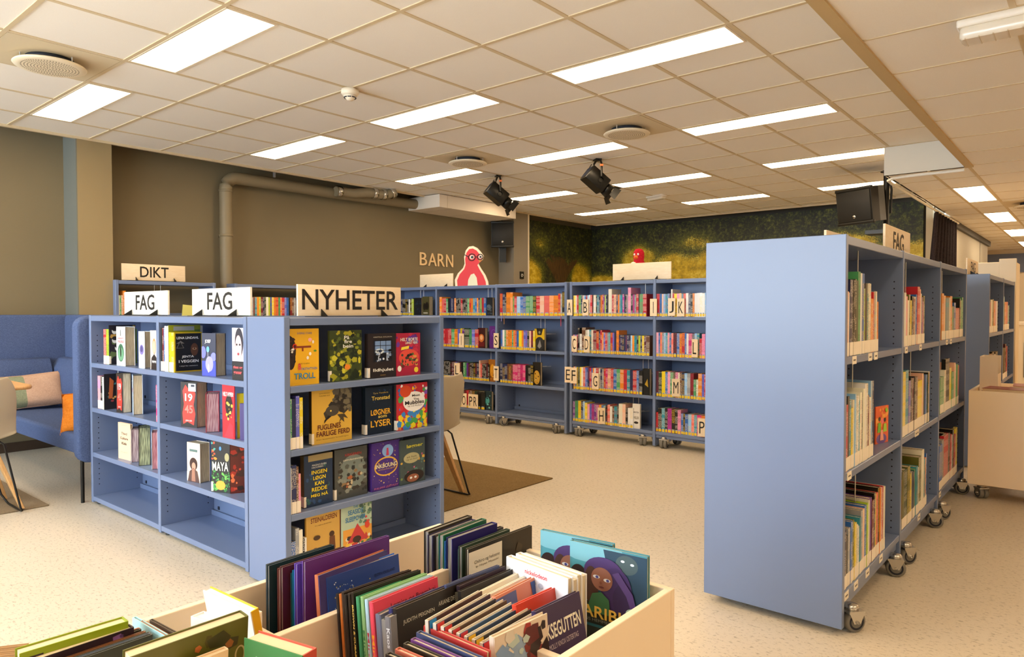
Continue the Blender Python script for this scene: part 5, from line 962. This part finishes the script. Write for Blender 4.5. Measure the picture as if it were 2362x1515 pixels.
pillow('sofa_cushion', 'orange velvet cushion leaning on the sofa arm panel', Matrix.Translation((-5.10, 1.77, .545)) @ Matrix.Rotation(.68, 4, 'Z') @ Matrix.Rotation(-.3, 4, 'X') @ Matrix.Rotation(-.15, 4, 'Y'), 40*.01, .27, .12, (m_fabric('orange_velvet', 'd0741c', 'e48c34', 90),)*2)
# ---------------------------------------------------------------- chairs, tables, rugs
SHELL = mat('greige_shell', 'b3a58c', .5); OAK = m_wood('pale_oak', 'd8ac74', 'c4935a', 24, (6, 6, .6))
def chair(label, loc, rz):
    t = thing('shell_chair', label, 'chair', loc, rz, 'shell chairs at the tables')
    def f(u, v):
        a = (u-.5)*2; s = v
        if s < .5: y = .22-.40*(s/.5); z = .43-.012*math.sin(s/.5*PI); wd = .20+.02*s
        else:
            q = (s-.5)/.5; y = -.18-.085*math.sin(q*PI/2)-.035*q; z = .43+.365*(q**1.15); wd = .215-.03*q**3
        r_ = 1-.14*max(0, (s-.86)/.14)**2-.12*max(0, (.1-s)/.1)
        return (a*wd*r_, y+.07*a*a*(1 if s > .5 else .1)*min(1, abs(s-.42)*4), z+.05*a*a*(1-s*.6 if s < .6 else .64-.9*(s-.6))*1.0)
    o = MB().grid(f, 18, 34, SHELL).build('shell', t); solid(o, .011, 0)
    sb = o.modifiers.new('smooth', 'SUBSURF'); sb.levels = 1; sb.render_levels = 1
    for s in (-1, 1):
        for y0, y1 in ((-.08, -.17), (.08, .17)):
            P0 = Vector((s*.10, y0, .425)); P1 = Vector((s*.235, y1, .006)); d = (P1-P0)
            q = []; 
            for k, wd in ((0, .034), (1, .017)):
                c = P0+d*k; q += [(c.x-.011, c.y-wd, c.z), (c.x+.011, c.y-wd, c.z), (c.x+.011, c.y+wd, c.z), (c.x-.011, c.y+wd, c.z)]
            bevel(MB().add(q, [(0, 3, 2, 1), (4, 5, 6, 7), (0, 1, 5, 4), (1, 2, 6, 5), (2, 3, 7, 6), (3, 0, 4, 7)], OAK).build('leg', t), .003, 2)
    for s in (-1, 1):
        MB().tube([(s*.06, -.10, .415), (s*.13, -.135, .425), (s*.155, -.15, .40), (s*.205, -.25, .03), (s*.212, -.255, .012), (s*.212, -.24, .008), (s*.212, .0, .008), (s*.21, .03, .014), (s*.19, .07, .06), (s*.13, .12, .36), (s*.11, .11, .41), (s*.05, .08, .415)], .006, BLACKM, 8).build('sled_rail', t)
    MB().box(-.07, .07, -.12, .10, .405, .42, BLACKM).build('seat_plate', t); return t
chair('greige shell chair with oak legs before the blue sofa', (-5.13, 1.10, .008), PI/2)
chair('greige shell chair with oak legs behind the low bookcase of new books', (-3.36, 3.07, .008), PI/2)
def table(label, x1, y1, w, d):
    t = thing('cafe_table', label, 'table', (x1-w, y1-d, .008), 0, 'oak tables')
    bevel(MB().rbox(0, w, 0, d, .715, .74, .06, OAK, None, 6).build('table_top', t), .004)
    MB().tube([(w/2, d/2, .01), (w/2, d/2, .71)], .035, BLACKM, 18).build('column', t); MB().lathe([(.0, .02), (.18, .012), (.19, 0)], BLACKM, 32, Matrix.Translation((w/2, d/2, 0))).build('foot', t)
table('pale oak table top corner in front of the sofa', -4.99, 1.42, .70, .70)
table('pale oak table almost hidden by the shell chair', -3.16, 3.33, .62, .62)
def rug(label, x0, x1, y0, y1, a, b): o = MB().rbox(x0, x1, y0, y1, .0005, .008, .008, m_rug('rug_'+a, a, b), None, 2).build('rug'); tag(o, label, 'rug')
rug('brown grey rug under the shell chair by the sofa', -6.8, -4.955, .30, 1.475, '7a6a54', 'a8967c')
rug('brown flecked rug under the shell chair behind the new books', -5.2, -2.99, 2.05, 4.03, '6a5434', '9c8258')
# ---------------------------------------------------------------- right hand background
t = thing('book_browser', 'cream book trough on wheels past the tall bookcase', 'book trough', (-.645, 5.31, 0))
for a in ((0, .95, 0, .018, .097, .694, 'side_wall'), (0, .95, .66, .678, .097, .694, 'side_wall'), (0, .018, .018, .66, .097, .694, 'end_wall'), (.932, .95, .018, .66, .097, .694, 'end_wall'), (.018, .932, .018, .66, .64, .662, 'floor_panel')): bevel(MB().box(*a[:6], BX).build(a[6], t), .002, 2)
for x in (.07, .88):
    for y in (.07, .6): caster(t, x, y, .7, .075); MB().box(x-.03, x+.03, y-.03, y+.03, .085, .1, BX).build('leg_block', t)
t = thing('magazine_box', 'narrow white box standing in the far trough', 'box', (-.62, 5.60, .663))
MB().box(0, .10, 0, .004, 0, .235, WHITE).box(0, .10, .20, .204, 0, .235, WHITE).box(0, .004, .004, .20, 0, .235, WHITE).box(.096, .10, .004, .20, 0, .12, WHITE).build('shell', t); MB().box(.01, .08, .02, .18, .02, .22, PAGES).build('papers', t)
for k, (x, y, w, d, c, nm) in enumerate(((-.60, 5.35, .24, .19, '8c2c24', 'red'), (-.33, 5.36, .26, .2, '7ca83c', 'green'), (-.05, 5.36, .24, .2, 'b8d05c', 'lime'), (-.46, 5.62, .28, .22, 'a43c34', 'dark red'), (-.12, 5.62, .28, .22, 'd8ccb4', 'cream'))):
    z = .6625
    for q in range(2):
        M = Matrix.Translation((x+q*.02, y+.01*q, z+.024*q)) @ Matrix.Rotation(.06*(k-2), 4, 'Z')
        r = thing('picture_book', f'{nm} picture book lying flat in the far trough' + (', upper of two' if q else ', lower of two'), 'book'); r.matrix_basis = M
        MB().box(0, w, 0, d, 0, .002, ink(c)).box(0, w, 0, d, .021, .023, ink(c)).build('cover', r); MB().box(.003, w-.003, .003, d-.003, .0022, .0208, PAGETOP).build('pages', r)
t = thing('white_cabinet', 'tall cream cabinet standing behind the far bookcase', 'cabinet', (-1.0, 8.55, 0))
CR = mat('cream_cabinet', 'e8d8ba', .45)
bevel(MB().box(0, .335, .02, .5, 0, 1.69, CR).build('body', t), .006); bevel(MB().box(.20, .345, 0, .02, 0, 1.72, CR).build('end_panel', t), .006)
MB().box(.05, .19, .012, .02, 1.42, 1.53, mat('cabinet_flap', 'dccbaa', .5)).box(.05, .19, .010, .012, 1.53, 1.536, mat('slot_dark', '5c4c34', .6)).build('flap', t)
t = thing('frame_board', 'pale framed board leaning behind the far end of the tall bookcase', 'board', (-1.45, 9.2, 0), PI/2)
MB().box(0, .9, 0, .02, 0, 1.72, CR).build('panel', t); MB().box(.08, .82, -.003, 0, .9, 1.62, mat('board_inset', 'f0e4cc', .5)).build('inset', t)
t = thing('far_counter', 'cream counter with a white shelf at the end of the corridor', 'counter', (-.95, 12.4, 0))
MB().box(0, 2.5, 0, .6, 0, 1.0, CR).build('body', t); MB().box(-.02, 2.52, -.02, .6, 1.0, 1.04, WHITE).build('worktop', t); MB().box(.1, 2.3, -.012, 0, .25, .75, mat('counter_recess', '6c6450', .7)).build('recess', t)
t = thing('toy_stand', 'small yellow wooden stand beside the far bookcase', 'toy', (-.50, 8.35, 0)); YW = mat('yellow_wood', 'e0a018', .45)
bevel(MB().box(0, .3, 0, .3, .0, .78, YW).build('body', t), .01); MB().box(-.02, .32, -.02, .32, .78, .81, YW).build('top', t); MB().lathe([(0, .93), (.05, .92), (.06, .88), (.04, .84), (.06, .81)][::-1], YW, 16, Matrix.Translation((.1, .1, 0))).build('knob', t)
